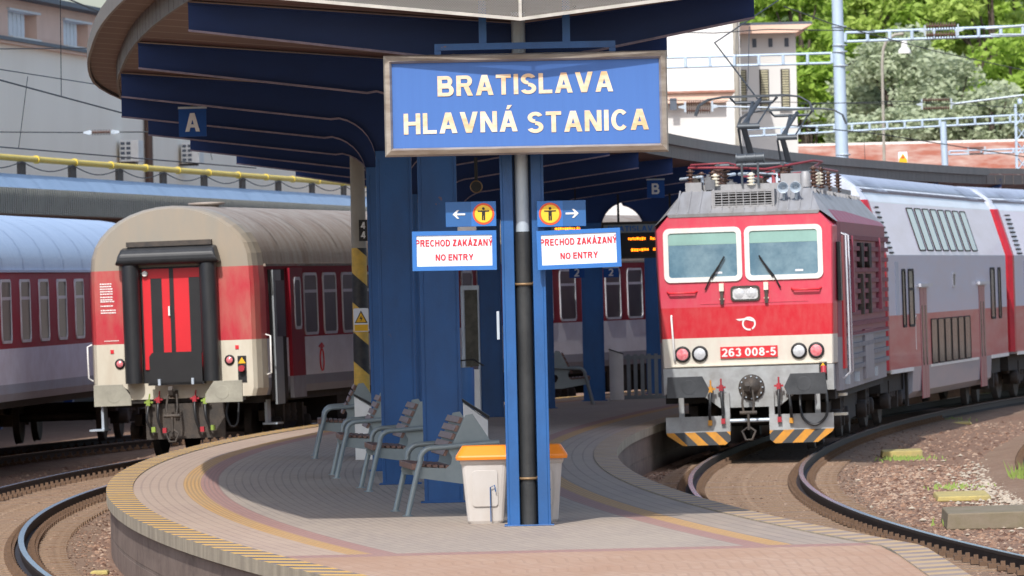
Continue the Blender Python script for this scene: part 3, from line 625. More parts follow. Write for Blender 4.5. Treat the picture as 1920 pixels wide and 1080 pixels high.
for px in (818, 1146): x = srel(px, 0)[0]; hb.box(x - .03, x + .03, .09, .13, sh - .01, zz - .03)
for px in (903, 1060): x = srel(px, 0)[0]; hb.box(x - .035, x + .035, .085, .135, zz + .03, zz + .42)
hb.build('hanging_bracket', M['blue'], sg)
def simple_speaker(px, py, d, r, label):
    p = P(px, py, d); t = thing('loudspeaker', label, 'loudspeaker', p)
    b = MB(); b.lathe([(r * .3, .35), (r * .5, .2), (r * .95, .02), (r, 0)], (0, 0, 0), 'y', 20); b.build('horn', M['black'], t)
    MB().tube([(r * math.cos(a), 0, r * math.sin(a)) for a in [2 * PI * k / 20 for k in range(20)]], r * .1, 6, closed=True).build('rim', M['clamp'], t)
    MB().box(-.02, .02, .1, .14, r * .3, r + .28).build('bracket', M['black'], t)
simple_speaker(1078, 78, 72.3, .068, 'round loudspeaker with a gold rim above the large name sign')
simple_speaker(893, 350, 92, .07, 'small round loudspeaker in the dark under the canopy left of the name sign post')
# ------------------------------------------------------------------ signs on the post
def arrow_sign(px0, px1, py0, py1, d, side, label):
    p0 = P(px0, py1, d); p1 = P(px1, py0, d); cx, cz = (p0.x + p1.x) / 2, (p0.z + p1.z) / 2; hw, hh = (p1.x - p0.x) / 2, (P((px0 + px1) / 2, py0, d).z - P((px0 + px1) / 2, py1, d).z) / 2
    t = thing('direction_sign', label, 'sign', (cx, d, P((px0 + px1) / 2, (py0 + py1) / 2, d).z))
    MB().box(-hw, hw, 0, .05, -hh, hh).build('panel', M['dkbluesign'], t, bevel=.004)
    pc = (-1 if side > 0 else 1) * (hw - hh * 1.02)
    b = MB(); b.box(pc - hh * .98, pc + hh * .98, -.004, 0, -hh * .98, hh * .98); b.build('pictogram_field', M['bluesign'], t)
    b = MB(); b.prism(circ(pc, 0, hh * .86, 28), 'y', -.008, -.004, 0); b.prism(circ(pc, 0, hh * .7, 28), 'y', -.011, -.008, 1)
    y0, y1 = -.014, -.011; k = hh
    b.prism(circ(pc, .42 * k, .11 * k, 12), 'y', y0, y1, 2); b.prism([(pc - .46 * k, .27 * k), (pc + .46 * k, .27 * k), (pc + .46 * k, .18 * k), (pc + .13 * k, .16 * k), (pc + .13 * k, -.5 * k), (pc + .015 * k, -.5 * k), (pc + .015 * k, -.15 * k), (pc - .015 * k, -.15 * k), (pc - .015 * k, -.5 * k), (pc - .13 * k, -.5 * k), (pc - .13 * k, .16 * k), (pc - .46 * k, .18 * k)], 'y', y0, y1, 2)
    b.build('pictogram', [M['orange'], M['yellow'], M['black']], t)
    ac = side * (hw - hh * .98) * .92; s = side * hh; b = MB()
    poly = [(-.5, -.07), (.2, -.07), (-.02, -.34), (.14, -.34), (.5, 0), (.14, .34), (-.02, .34), (.2, .07), (-.5, .07)]
    b.prism([(ac + x * s, z * hh) for x, z in poly], 'y', -.006, 0); b.build('arrow', M['white'], t)
arrow_sign(836, 930, 378, 425, 71.35, -1, 'blue sign with arrow pointing left and no pedestrians pictogram on the front post')
arrow_sign(1007, 1098, 376, 425, 71.35, 1, 'blue sign with arrow pointing right and no pedestrians pictogram on the front post')
def noentry(px0, px1, py0, py1, d, label, shift, slope):
    cpx = (px0 + px1) / 2; a = P(px0, (py0 + py1) / 2, d); b_ = P(px1, (py0 + py1) / 2, d); hw = (b_.x - a.x) / 2; hh = (py1 - py0) / 2 / F * d
    t = thing('no_entry_sign', label, 'sign', ((a.x + b_.x) / 2, d, P(cpx, (py0 + py1) / 2, d).z), (0, slope, 0))
    MB().ring([(-hw, -hh), (hw, -hh), (hw, hh), (-hw, hh)], [(-hw + .04, -hh + .04), (hw - .04, -hh + .04), (hw - .04, hh - .04), (-hw + .04, hh - .04)], 'y', -.015, .03).build('frame', M['bluesign'], t)
    MB().prism(rrect(-hw + .032, hw - .032, -hh + .032, hh - .032, .02), 'y', -.005, .02).build('panel', M['signwhite'], t)
    text('lettering', 'PRECHOD ZAKÁZANÝ', M['red'], t, shift, hh * .4, -.0055, hw * 1.84, .062)
    text('lettering', 'NO ENTRY', M['red'], t, shift, -hh * .33, -.0055, hw * .9, .058)
noentry(773, 931, 433, 507, 71.3, 'white no entry sign in a blue frame on the left side of the front post', .0, .006)
noentry(1007, 1164, 430, 503, 71.3, 'white no entry sign in a blue frame on the right side of the front post', .0, -.02)
b = MB(); p = P(934, 610, 71.45); b.box(-.012, .012, -.06, .06, -.13, .13); b.build('junction_plate', M['galv'], loc=p, label='small worn metal plate on the left edge of the front post', category='plate')
# letter and number signs
def hang_sign(name, px0, px1, py0, py1, d, body, label, hs, top=True, rodh=.3):
    a = P(px0, py1, d); b_ = P(px1, py0, d); hw = (px1 - px0) / 2 / F * d; hh = (py1 - py0) / 2 / F * d; c = P((px0 + px1) / 2, (py0 + py1) / 2, d)
    t = thing(name, label, 'sign', c); MB().box(-hw, hw, 0, .05, -hh, hh - .02).build('panel', M['hangblue'], t)
    MB().box(-hw - .005, hw + .005, -.005, .055, hh - .025, hh).build('top_rail', M['galv'], t)
    if rodh: MB().box(-.012, .012, .015, .035, hh, hh + rodh).build('hanger', M['black'], t)
    text('letter', body, M['white'], t, 0, -hh * .05, 0, None, hh * 2 * hs)
hang_sign('sector_sign', 335, 387, 200, 256, 92, 'A', 'blue hanging sector sign with white letter A', .62)
hang_sign('sector_sign', 1213, 1246, 335, 371, 134, 'B', 'blue hanging sector sign with white letter B', .56)
hang_sign('track_number_sign', 1067, 1096, 500, 521, 134, '2', 'small blue track number sign showing 2, behind the right no entry sign', .7, rodh=1.4)
hang_sign('track_number_sign', 1131, 1160, 500, 520, 134, '2', 'small blue track number sign showing 2, nearer the locomotive', .7, rodh=.5)
# departure display
def display(px0, px1, py0, py1, d, label, head, rows):
    c = P((px0 + px1) / 2, (py0 + py1) / 2, d); s = F / d; hw = (px1 - px0) / 2 / s; hh = (py1 - py0) / 2 / s
    t = thing('departure_display', label, 'display', c); MB().box(-hw, hw, 0, .3, -hh, hh).build('housing', M['black'], t, bevel=.01)
    MB().ring([(-hw, -hh), (hw, -hh), (hw, hh), (-hw, hh)], [(-hw + .03, -hh + .03), (hw - .03, -hh + .03), (hw - .03, hh - .03), (-hw + .03, hh - .03)], 'y', -.02, 0).build('frame', M['iron'], t)
    if head:
        MB().box(-hw + .04, hw - .04, -.012, 0, hh - .2, hh - .05).build('header', M['bench'], t); text('lettering', head, M['bluesign'], t, 0, hh - .125, -.013, hw * 1.7, .1, bold=.02)
    b = MB()
    for z, segs in rows:
        for x0_, x1_ in segs:
            x = x0_
            while x < x1_: q = rnd.uniform(.02, .045); b.box(x, x + q, -.01, -.004, z - rnd.uniform(.01, .03), z + rnd.uniform(.015, .03)); x += q + .012
    b.build('lit_rows', M['ledon'], t)
    for x in (-hw * .6, hw * .6): MB().box(x - .02, x + .02, .1, .14, hh, hh + .5).build('hanger', M['black'], t)
display(1128, 1290, 415, 484, 140, 'departure display with orange dot text hanging beside the locomotive', 'BRATISLAVA hl. st.', [(.02, [(-.3, .0), (.1, .4), (.5, .7)]), (-.18, [(-.25, .05), (.15, .35)])])
display(1020, 1100, 418, 440, 150, 'second dark display mostly hidden behind the right no entry sign', None, [(.0, [(-.2, .3)])])
# ------------------------------------------------------------------ benches
def bench_proto():
    t = thing('platform_bench', '', 'bench')
    Lh = .85
    for s in (-1, 1):
        y = s * Lh
        fr2 = MB(); pts = [(-.86, y, .0), (-.75, y, .45), (-.725, y, .53)] + [(-.615 + .115 * math.cos(math.radians(a)), y, .53 + .13 * math.sin(math.radians(a))) for a in (160, 135, 112, 92)] + [(-.5, y, .665), (-.3, y, .68), (.05, y, .7)]
        fr2.tube(pts, .028, 10); fr2.lathe([(.05, 0), (.05, .012)], (-.86, y, 0), 'z', 12); fr2.build('side_frame', M['bench'], t)
        p2 = MB(); pl2 = [(-.80, .42), (-.77, .475), (-.47, .455), (-.42, .5), (-.41, .56), (-.44, .62), (-.42, .66), (-.27, .97), (-.2, .98), (-.02, .7), (-.02, .58), (-.2, .55), (-.24, .48), (-.2, .4), (-.1, .38), (-.1, .3), (-.3, .3), (-.68, .36), (-.78, .37)]
        p2.prism(pl2, 'y', y - .012 - s * .06, y + .012 - s * .06); p2.build('side_plate', M['bench'], t)
    for i in range(6):
        x = -.76 + i * .062; z = .5 - i * .005
        if i == 0: se = MB(); se.box(x - .05, x + .03, -Lh - .0, Lh + .0, z - .05, z + .012)
        else: se = MB(); se.box(x - .024, x + .024, -Lh + .07, Lh - .07, z - .02, z + .012)
        se.build('seat_slat', M['wood'], t, bevel=.006)
    for i in range(5):
        z = .585 + i * .078; x = -.47 + i * .037; bk = MB(); bk.prism([(x - .03, z), (x + .0, z - .012), (x + .03, z + .045), (x + .0, z + .057)], 'y', -Lh + .05, Lh - .05); bk.build('back_slat', M['wood'], t, bevel=.004)
    for s in (-1, 1): MB().tube([(-.02, s * (Lh - .3), 0), (-.02, s * (Lh - .3), .5)], .035, 8).build('leg', M['bench'], t)
    return t
bp0 = bench_proto()
bl = [(750, 968, 'bench with dark slats nearest the cream litter bins'), (681, 922, 'bench with weathered slats, second from the litter bins'),
      (624, 897, 'bench with weathered slats, third from the litter bins'), (587, 860, 'farthest bench of the left row with a thick grey front leg, beside the striped mast')]
for i, (px, py, lb) in enumerate(bl):
    o = bp0 if i == 0 else copy_tree(bp0); p = gp(px, py, 0); o.location = (p.x + .86, p.y + .85, 0); o.rotation_euler = (0, 0, (.085, .07, .05, .03)[i]); o['label'] = lb; o['group'] = 'platform benches'
for px, py, r, lb in ((940, 775, PI, 'distant bench behind the front post facing right'), (1112, 757, PI, 'distant bench with curved arms facing the locomotive')):
    o = copy_tree(bp0); p = gp(px, py, 0); o.location = (p.x - .86, p.y, 0); o.rotation_euler = (0, 0, r); o['label'] = lb; o['group'] = 'platform benches'
# ------------------------------------------------------------------ bins
def bin_(px, label, first=None):
    p = P(px, 982, 72.55); t = thing('litter_bin', label, 'bin', (p.x, 72.55, 0), group='cream litter bins'); 
    def sec(hx, hy, z): return [(a, b_, z) for a, b_ in rrect(-hx, hx, -hy, hy, .05, 3)]
    MB().loft([sec(.155, .145, 0.0), sec(.17, .155, .025), sec(.215, .19, .55), sec(.23, .205, .57), sec(.23, .205, .6)], 0).build('body', M['bincream'], t, bevel=.004)
    MB().loft([sec(.265, .24, .6), sec(.27, .245, .625), sec(.265, .24, .64), sec(.21, .17, .725), sec(.2, .16, .73)], 0).build('lid', M['binorange'], t, bevel=.006)
    MB().prism(rrect(-.12, .12, -.17, .17, .03), 'y', -.006, 0).build('front_panel', M['bincream'], t, loc=(0, -.1845, .33), rot=(math.radians(3.8), 0, 0), bevel=.003)
    b = MB(); b.tube([(.05, -.215, .02), (.05, -.215, .34), (.09, -.22, .36), (.1, -.22, .3)], .006, 6); b.build('latch_wire', M['blue'], t)
bin_(911, 'cream litter bin with orange lid left of the front post'); bin_(1013, 'cream litter bin with orange lid right of the front post')
def tallbin(px, py, hpx, label, h=.8):
    p = gp(px, py, 0); t = thing('ash_bin', label, 'bin', p, group='white slant topped bins')
    MB().prism([(-.13, 0), (.13, 0), (.13, h * .78), (-.13, h * .97)], 'y', -.12, .12).build('body', M['white'], t, bevel=.008)
    MB().prism([(-.14, h * .98), (.14, h * .79), (.15, h * .82), (-.14, h * 1.01)], 'y', -.13, .13).build('slanted_cap', M['black'], t)
tallbin(895, 928, 0, 'white slant topped bin with black cap right of the nearest full column', 1.02); tallbin(686, 862, 0, 'white slant topped bin beside the foot of the striped mast', .85)
p = gp(1157, 750, 0); t = thing('information_box', 'tall white box with a slanted black top in front of the grey fence', 'box', p)
MB().prism([(-.13, 0), (.13, 0), (.13, .85), (-.13, .95)], 'y', -.1, .1).build('body', M['white'], t); MB().prism([(-.14, .95), (.14, .85), (.14, .87), (-.14, .97)], 'y', -.11, .11).build('cap', M['black'], t)
# timetable case and blue bin between post and column
p = gp(885, 800, 0); t = thing('timetable_case', 'upright glass timetable case on silver posts between the column and the front post', 'display case', p)
MB().tube([(-.1, 0, 0), (-.1, 0, 2.2)], .035, 10).build('post', M['galv'], t); MB().tube([(.14, 0, 0), (.14, 0, 2.2)], .02, 10).build('post', M['galv'], t)
MB().box(-.08, .13, -.02, .02, .95, 2.15).build('pane', M['lowglass'], t); MB().box(-.13, .16, -.04, .04, 2.15, 2.22).build('top_rail', M['galv'], t); MB().box(-.02, .14, -.06, .06, 0, .9).build('lower_panel', M['white'], t)
p = gp(872, 815, 0); t = thing('round_bin', 'dark blue round bin beside the timetable case', 'bin', p)
MB().lathe([(.14, 0), (.15, .02), (.16, .95), (.15, 1.0)], (0, 0, 0)).build('body', M['dkbluesign'], t); MB().tube([(-.17, 0, 1.0), (-.1, 0, 1.1), (.15, 0, 1.12), (.3, 0, 1.02)], .012, 6).build('rim_handle', M['black'], t)
# ------------------------------------------------------------------ striped catenary mast on the platform
p = P(676, 600, 102); t = thing('striped_mast', 'round concrete mast with black and yellow warning stripes and number 44', 'mast', (p.x, 102, 0))
MB().tube([(0, 0, 0), (0, 0, P(670, 465, 102).z)], [.108, .1], 20).build('striped_base', M['haz_mast'], t); MB().tube([(0, 0, P(670, 465, 102).z), (0, 0, 5.4)], [.0995, .09], 20).build('shaft', M['conc'], t)
q = P(678, 432, 101.82); b = MB(); b.box(-.035, .075, -.02, .0, -.14, .14); o = b.build('number_plate', M['black'], t, loc=(q.x - p.x, -.16, q.z))
text('numeral', '4', M['white'], o, .02, .065, -.021, None, .09); text('numeral', '4', M['white'], o, .02, -.06, -.021, None, .09)
q = P(677, 600, 101.8); b = MB(); b.prism(rrect(-.1, .1, -.155, .155, .02), 'y', -.01, .0, 0); o = b.build('warning_plate', M['signwhite'], t, loc=(q.x - p.x, -.17, q.z))
b = MB(); b.box(-.09, .09, -.014, -.01, -.145, -.06, 0); b.prism([(-.085, -.04), (.085, -.04), (0, .125)], 'y', -.013, -.01, 1); b.prism([(-.068, -.03), (.068, -.03), (0, .1)], 'y', -.016, -.013, 0); b.prism([(.005, .06), (-.02, .015), (0, .015), (-.008, -.02), (.022, .03), (.004, .03)], 'y', -.019, -.016, 1); b.build('warning_symbol', [M['caution'], M['black']], o)
# ------------------------------------------------------------------ vehicles
def pos_on(C, d, off=0):
    C = seg_of(C, d); r = C[2] - off; a = math.asin((d - C[1]) / r); return C[0] - r * math.cos(a), a
def place(C, d, length, off=0):
    C = seg_of(C, d); x0, a0 = pos_on(C, d, off); a1 = a0 + length / (C[2] - off); r = C[2] - off
    x1 = C[0] - r * math.cos(a1); y1 = C[1] + r * math.sin(a1)
    return (x0, d, ZR), -math.atan2(x1 - x0, y1 - d), (x1, y1)
def bogie(t, y, sx=1.0, col_='bogie'):
    b = MB()
    for s in (-1, 1):
        b.prism([(y - 1.75, .55), (y - 1.75, .72), (y - .6, .75), (y - .4, .55), (y + .4, .55), (y + .6, .75), (y + 1.75, .72), (y + 1.75, .55), (y + .9, .5), (y + .5, .35), (y - .5, .35), (y - .9, .5)], 'x', s * 1.02 - .06, s * 1.02 + .06)
        for yy in (y - 1.25, y + 1.25): b.lathe([(.14, 0), (.14, .14), (.08, .16)], (s * 1.08 if s > 0 else s * 1.24, yy, .46), 'x', 12)
        for yy in (y - .25, y + .25): b.lathe([(.09, 0), (.11, .02), (.09, .04), (.11, .08), (.09, .1), (.11, .16), (.09, .2), (.1, .3)], (s * 1.1, yy, .5), 'z', 10)
        b.box(s * 1.02 - .14, s * 1.02 + .2, y - 1.0, y - .85, .3, .8); b.box(s * 1.02 - .14, s * 1.02 + .16, y + .85, y + 1.0, .3, .8)
    b.box(-1, 1, y - .25, y + .25, .4, .7); o = b.build('bogie', M[col_], t)
    for yy in (y - 1.25, y + 1.25):
        w_ = MB()
        for s in (-1, 1): w_.lathe([(.1, -.06), (.46, -.055), (.48, -.05), (.48, -.04), (.46, -.03), (.46, .06), (.42, .06), (.1, .03)], (s * .76, yy, .46), 'x', 28)
        w_.tube([(-.76, yy, .46), (.76, yy, .46)], .08, 10); w_.build('wheelset', M['iron'], o)
def buffer(t, x, z, shape, m, name='buffer'):
    b = MB(); b.prism(shape, 'y', -.62, -.585, 0); b.tube([(x, -.6, z), (x, -.3, z)], .09, 14, 1); b.tube([(x, -.32, z), (x, .0, z)], .13, 14, 1)
    b.prism(circ(x, z, .11, 20), 'y', -.625, -.62, 0); b.build(name, [m, M['iron']], t, bevel=.004)
def hose(t, x, y, z, dx, drop, mv, side):
    b = MB(); b.tube(smooth([(x, y, z), (x + .0, y - .1, z - .02), (x + dx * .3, y - .16, z - .12), (x + dx, y - .18, z - drop * .6), (x + dx + side * .03, y - .12, z - drop * .9), (x + dx + side * .09, y - .1, z - drop)], 3), .022, 8, 0)
    o = b.build('brake_hose', M['rubber'], t)
    v = MB(); v.box(x - .03, x + .03, y - .14, y, z - .04, z + .05); v.box(x - .07, x + .07, y - .1, y - .06, z + .0, z + .03); v.tube([(x, y - .07, z + .03), (x + side * .02, y - .07, z + .15)], .014, 6)
    v.box(x + dx + side * .09 - .03, x + dx + side * .09 + .03, y - .14, y - .06, z - drop - .04, z - drop + .04); v.build('valve', mv, o)
def coupling(t, z=1.0):
    b = MB(); b.prism([(-.15, .0), (-.3, -.02), (-.42, .02), (-.46, .1), (-.42, .16), (-.37, .16), (-.38, .1), (-.32, .07), (-.2, .09), (0, .09), (0, -.03)], 'x', -.035, .035)
    b.v = [(x, y, zz + z - .03) for x, y, zz in b.v]
    o = b.build('coupling_hook', M['iron'], t)
    c = MB()
    for s in (-1, 1): c.tube([(s * .07, -.3, z), (s * .09, -.36, z - .2), (s * .07, -.38, z - .33)], .018, 8)
    c.tube([(-.13, -.38, z - .34), (.13, -.38, z - .34)], .03, 10); c.tube([(0, -.38, z - .33), (0, -.4, z - .6)], .022, 8)
    c.tube([(-.1, -.38, z - .62), (-.05, -.4, z - .75), (.05, -.4, z - .75), (.1, -.38, z - .62), (0, -.37, z - .55)], .02, 8, closed=True)
    c.build('screw_coupling', M['iron'], o)
# ---------- single deck coach
def coach_profile(hw, y, ns=18, zb=.98, zg=3.05, zt_=4.05):
    p = [(hw * .97, y, zb), (hw, y, zb + .12), (hw, y, 2.7), (hw * .99, y, zg)]
    for k in range(1, ns): a = PI * k / ns; p.append((hw * .99 * math.cos(a), y, zg + (zt_ - zg) * math.sin(a) ** .92))
    p += [(-hw * .99, y, zg), (-hw, y, 2.7), (-hw, y, zb + .12), (-hw * .97, y, zb)]
    return p
def side_window(w_, h, r=.12, frame='alu', glass='glass', split=.3, ft_=.045):
    f_ = MB(); f_.ring(rrect(-w_ / 2, w_ / 2, -h / 2, h / 2, r), rrect(-w_ / 2 + ft_, w_ / 2 - ft_, -h / 2 + ft_, h / 2 - ft_, r * .7), 'x', -.01, .022)
    if split: z = h / 2 - h * split; f_.box(-.01, .018, -w_ / 2 + ft_ * .8, w_ / 2 - ft_ * .8, z - .025, z + .025)
    g_ = MB(); g_.prism(rrect(-w_ / 2 + .01, w_ / 2 - .01, -h / 2 + .01, h / 2 - .01, r), 'x', -.01, .008)
    return f_.mesh('window', M[frame]), g_.mesh('pane', M[glass])
WF, WG = side_window(1.18, 1.02)
def rail_coach(name, label, loc, rot, lean, L_, side, roof, wins, front=False):
    t = thing(name, label, 'train coach', loc, (0, lean, rot)); hw = 1.41
    bd = MB(); pr = [coach_profile(hw, y) for y in (.5, L_ - .3, L_)]; n = len(pr[0])
    low = lambda q: [q[0], q[1], q[2], q[3]]; 
    for idx in ((0, 1, 2, 3), (n - 4, n - 3, n - 2, n - 1)): bd.loft([[p_[i] for i in idx] for p_ in pr], 0, caps=False, closed=False)
    bd.loft([[p_[n - 1], p_[0]] for p_ in pr], 0, caps=False, closed=False); bd.add(pr[-1], [tuple(range(n))]); bd.build('body', M[side], t)
    rb = MB(); rb.loft([[p_[i] for i in range(3, n - 3)] for p_ in (coach_profile(hw, .5), coach_profile(hw, L_))], 0, caps=False, closed=False, smooth=True)
    for y in frange(2, L_ - .2, 2.6):
        a = coach_profile(hw + .012, y, zt_=4.062); c = coach_profile(hw + .012, y + .05, zt_=4.062); rb.loft([[a[i] for i in range(3, n - 3)], [c[i] for i in range(3, n - 3)]], 0, caps=False, closed=False)
    if roof == 'coachroof': rb.lathe([(.2, -.02), (.2, .03), (.3, .05), (.3, .08), (.1, .09)], (.1, 2.5, 4.03), 'z', 20)
    for s in (-1, 1): rb.box(s * 1.4 - .02, s * 1.4 + .03, .5, L_, 3.03, 3.07)
    rb.build('roof', M[roof], t)
    e = MB(); secs = [[(x * .895, 0, z - (.05 if z > 3.5 else 0)) for x, y, z in coach_profile(hw, 0)], [(x * .935, .06, z - (.025 if z > 3.5 else 0)) for x, y, z in coach_profile(hw, 0)], [(x * .975, .22, z) for x, y, z in coach_profile(hw, 0)], coach_profile(hw, .5)]
    e.loft(secs, 0, smooth=False); e.build('end_wall', M['coachend'], t)
    for y in wins:
        w_ = inst('window', WF, t, (1.41, y, 2.41)); inst('pane', WG, w_)
    un = MB()
    for y in (7.5, 10.2, 13, 15.5): un.box(-1.2, 1.2, y, y + 1.9, .45, .98)
    un.box(-1.25, 1.25, .4, L_, .86, 1.0); un.build('underframe', M['dark'], t); bogie(t, 3.6); bogie(t, L_ - 3.6)
    return t
lc, ra, e1 = place(CL, 123.0, 24.5)
wins = [4.3 + 1.72 * k for k in range(11)]
co = rail_coach('passenger_coach', 'red and cream passenger coach with black gangway frame and grey brown roof beside the platform', lc, ra, math.radians(-.9), 24.5, 'coachside', 'coachroof', wins)
# gangway
hz = 1.24
for xa, xb in ((-.79, -.5), (.47, .76)): MB().tube([((xa + xb) / 2, -.12, hz), ((xa + xb) / 2, -.12, 3.12)], .14, 18).build('rubber_bellow', M['rubber'], co)
b = MB(); b.prism([(-.25, .0), (-.3, .05), (-.3, .16), (-.22, .25), (-.05, .28), (0.02, .28), (0.02, 0)], 'x', -.86, .82); b.v = [(x * (1 if z < .15 else .91), y, z + 3.12) for x, y, z in b.v]; b.build('rubber_bellow', M['rubber'], co, bevel=.03)
b = MB(); b.box(-.7, .68, -.1, .0, 3.41, 3.49); b.build('gangway_ledge', M['iron'], co)
b = MB(); b.box(-.52, .5, -.006, .0, 1.24, 3.08); b.build('gangway_recess', M['black'], co)
dr = MB(); dr.box(-.47, -.03, -.03, -.008, 1.45, 3.05); dr.box(.03, .46, -.03, -.008, 1.45, 3.05); dr = dr.build('gangway_door', M['reddoor'], co)
b = MB(); b.box(-.34, -.16, -.034, -.03, 1.7, 2.9); b.box(.28, .46, -.034, -.03, 1.7, 2.9); b.box(-.035, .035, -.036, -.03, 1.7, 3.05); b.build('door_glass', M['black'], dr)
b = MB(); b.box(-.06, -.035, -.07, -.03, 2.3, 2.45); b.build('handle', M['white'], dr)
b = MB(); b.prism([(-.35, 1.2), (-.35, 1.66), (-.3, 1.72), (.5, 1.72), (.5, 1.2)], 'y', -.3, -.26); b.box(-.38, .52, -.3, -.1, 1.2, 1.24); b.build('bridge_plate', M['black'], co)
b = MB()
for x in (-.19, .35): b.box(x - .02, x + .02, -.36, -.28, 1.2, 1.3)
b.build('bridge_hinge', M['galv'], co)
b = MB(); b.lathe([(.04, -.06), (.05, 0)], (-.42, -.04, 2.98), 'y', 12); b.build('end_lamp', M['white'], co)
for x in (-.89, .89):
    o = MB().lathe([(.055, -.03), (.075, -.025), (.085, -.0)], (x, 0, 1.56), 'y', 20).build('tail_lamp', M['black'], co)
    MB().lathe([(.0, -.045), (.045, -.035), (.058, -.025)], (x, 0, 1.56), 'y', 20).build('lens', M['lampred'], o)
    MB().box(x - .12 - .028, x - .12 + .028, -.012, 0, 1.73, 1.79).build('reflector', M['redpaint'], co) if x < 0 else MB().box(x + .1, x + .156, -.012, 0, 1.73, 1.79).build('reflector', M['redpaint'], co)
b = MB(); b.box(1.02, 1.16, -.012, 0, 1.2, 1.62); o = b.build('socket_recess', M['black'], co)
b = MB(); b.prism([(1.03, 1.5), (1.15, 1.5), (1.09, 1.6)], 'y', -.02, -.012); b.build('warning_triangle', M['caution'], o); b = MB(); b.lathe([(.05, -.1), (.05, 0)], (1.09, 0, 1.42), 'y', 12); b.build('plug', M['hosered'], o)
b = MB()
for z in (2.84, 2.8, 2.76, 2.72, 2.68, 2.63, 2.59, 2.56, 2.49, 2.42, 2.38): 
    x = -1.17
    while x < -.98 + (.05 if z < 2.45 else 0): q = rnd.uniform(.015, .04); b.box(x, x + q, -.006, .0, z - .01, z + .01); x += q + .008
x = -1.13
while x < -.9: b.box(x, x + .015, -.006, 0, 1.925, 1.94); x += .022
b.build('stencilled_data', M['white'], co)
hz = 1.06
bufL = [(-1.2, .9), (-.6, .9), (-.6, 1.04), (-.74, 1.24), (-1.2, 1.24)]
buffer(co, -.875, hz, bufL, M['buffer']); buffer(co, .875, hz, [(-x, z) for x, z in bufL][::-1], M['buffer'])
b = MB(); b.box(-1.12, 1.12, .02, .35, .92, 1.22); b.build('headstock', M['dark'], co)
b = MB(); b.box(-.5, .78, -.02, .04, .34, .9); b.build('end_apron', M['iron'], co)
coupling(co, 1.05)
hose(co, -.42, -.05, .92, -.02, .42, M['hosegreen'], 1); hose(co, -.26, -.05, .96, .0, .48, M['hosered'], 1); hose(co, .33, -.05, .96, .02, .48, M['hosered'], 1); hose(co, .5, -.05, .92, .02, .42, M['hosegreen'], 1)
b = MB(); b.tube(smooth([(.85, -.05, .9), (.83, -.12, .7), (.9, -.14, .52), (1.0, -.12, .56), (1.02, -.05, .9)]), .02, 8); b.build('jumper_cable', M['rubber'], co)
for s, ya in ((-1, .1), (1, .9)):
    b = MB(); b.box(s * 1.33 - .12, s * 1.33 + .12, ya, ya + .5, .50, .53); b.box(s * 1.25 - .02, s * 1.25 + .02, ya + .1, ya + .4, .53, .9); b.build('step', M['galv'], co)
b = MB(); b.tube([(-1.36, .1, 1.3), (-1.42, .05, 1.35), (-1.42, .05, 1.85), (-1.36, .1, 1.88)], .014, 8); b.build('handrail', M['white'], co)
b = MB(); b.tube([(1.38, .45, 1.3), (1.48, .42, 1.33), (1.48, .42, 1.92), (1.38, .45, 1.95)], .014, 8); b.build('handrail', M['white'], co)
# open side door
b = MB(); b.box(1.405, 1.418, .75, 2.1, .9, 2.98); b.build('door_opening', M['dark'], co)
b = MB(); b.box(1.42, 1.455, .95, 1.6, .82, 2.97); o = b.build('folding_door', M['doorgrey'], co); MB().box(1.455, 1.46, 1.15, 1.85, 1.9, 2.8).build('door_glass', M['glass'], o)
b = MB(); b.box(1.41, 1.47, 2.3, 3.4, .9, 3.0); o = b.build('side_door', M['maroon'], co); b = MB(); b.ring(rrect(2.6, 3.15, 2.0, 2.85, .1), rrect(2.65, 3.1, 2.05, 2.8, .08), 'x', 1.465, 1.485); b.build('window_frame', M['alu'], o); MB().prism(rrect(2.61, 3.14, 2.01, 2.84, .1), 'x', 1.465, 1.478).build('pane', M['glass'], o)
# bird-like emblem on the side
b = MB(); b.tube([(1.425, 5.1 + .16 * math.cos(a), 1.48 + .18 * math.sin(a)) for a in [2 * PI * k / 16 for k in range(16)]], .012, 5, closed=True); b.prism([(4.85, 1.7), (5.15, 1.76), (5.35, 1.7), (5.15, 1.66)], 'x', 1.412, 1.425); b.build('side_emblem', M['reddoor'], co)
lc2, ra2, e2 = place(CL, e1[1] + .6, 24.5)
co2 = rail_coach('passenger_coach', 'red and white passenger coach seen between the blue columns behind the platform', lc2, ra2, math.radians(-.9), 24.5, 'coachside', 'coachroof', [2.2 + 1.72 * k for k in range(12)])
# far-left coach with pale blue roof
a = math.radians(3.9); yy = 105
x_at = -8.07 - 1.41 + (yy - 121.8) * math.tan(a)
cf = rail_coach('passenger_coach', 'passenger coach with pale blue roof and dull maroon windows at the far left', (x_at, yy, ZR), -a, math.radians(-.6), 40, 'coachside2', 'coachroof2', [6.0 + 2.35 * k for k in range(14)])
# ---------- locomotive
ll, lr, le = place(CR, 118.0, 16.8, -.22)
ll = (ll[0] - .0, ll[1], ll[2])
lo = thing('electric_locomotive', 'red electric locomotive with cream lower front and yellow striped ploughs, raised pantographs', 'locomotive', ll, (0, math.radians(-.6), lr))
fw = 1.30
def lprof(y, k=1.0, zb=1.35, zr=3.45, zq=3.69):
    return [(fw * k, y, zb), ((fw + .05) * k, y, zr), (1.14 * k, y, zq), (-1.14 * k, y, zq), (-(fw + .05) * k, y, zr), (-fw * k, y, zb)]
b = MB(); b.loft([lprof(0, .985), lprof(.03), lprof(.6, 1.03)], 0); lf = b.build('cab_front', M['face'], lo, bevel=.012)
sp_ = lambda y, k=1.03: [(1.35 * k, y, .92), (1.35 * k, y, 1.35), (1.39 * k, y, 3.51), (1.2 * k, y, 3.72), (-1.2 * k, y, 3.72), (-1.39 * k, y, 3.51), (-1.35 * k, y, .92)]
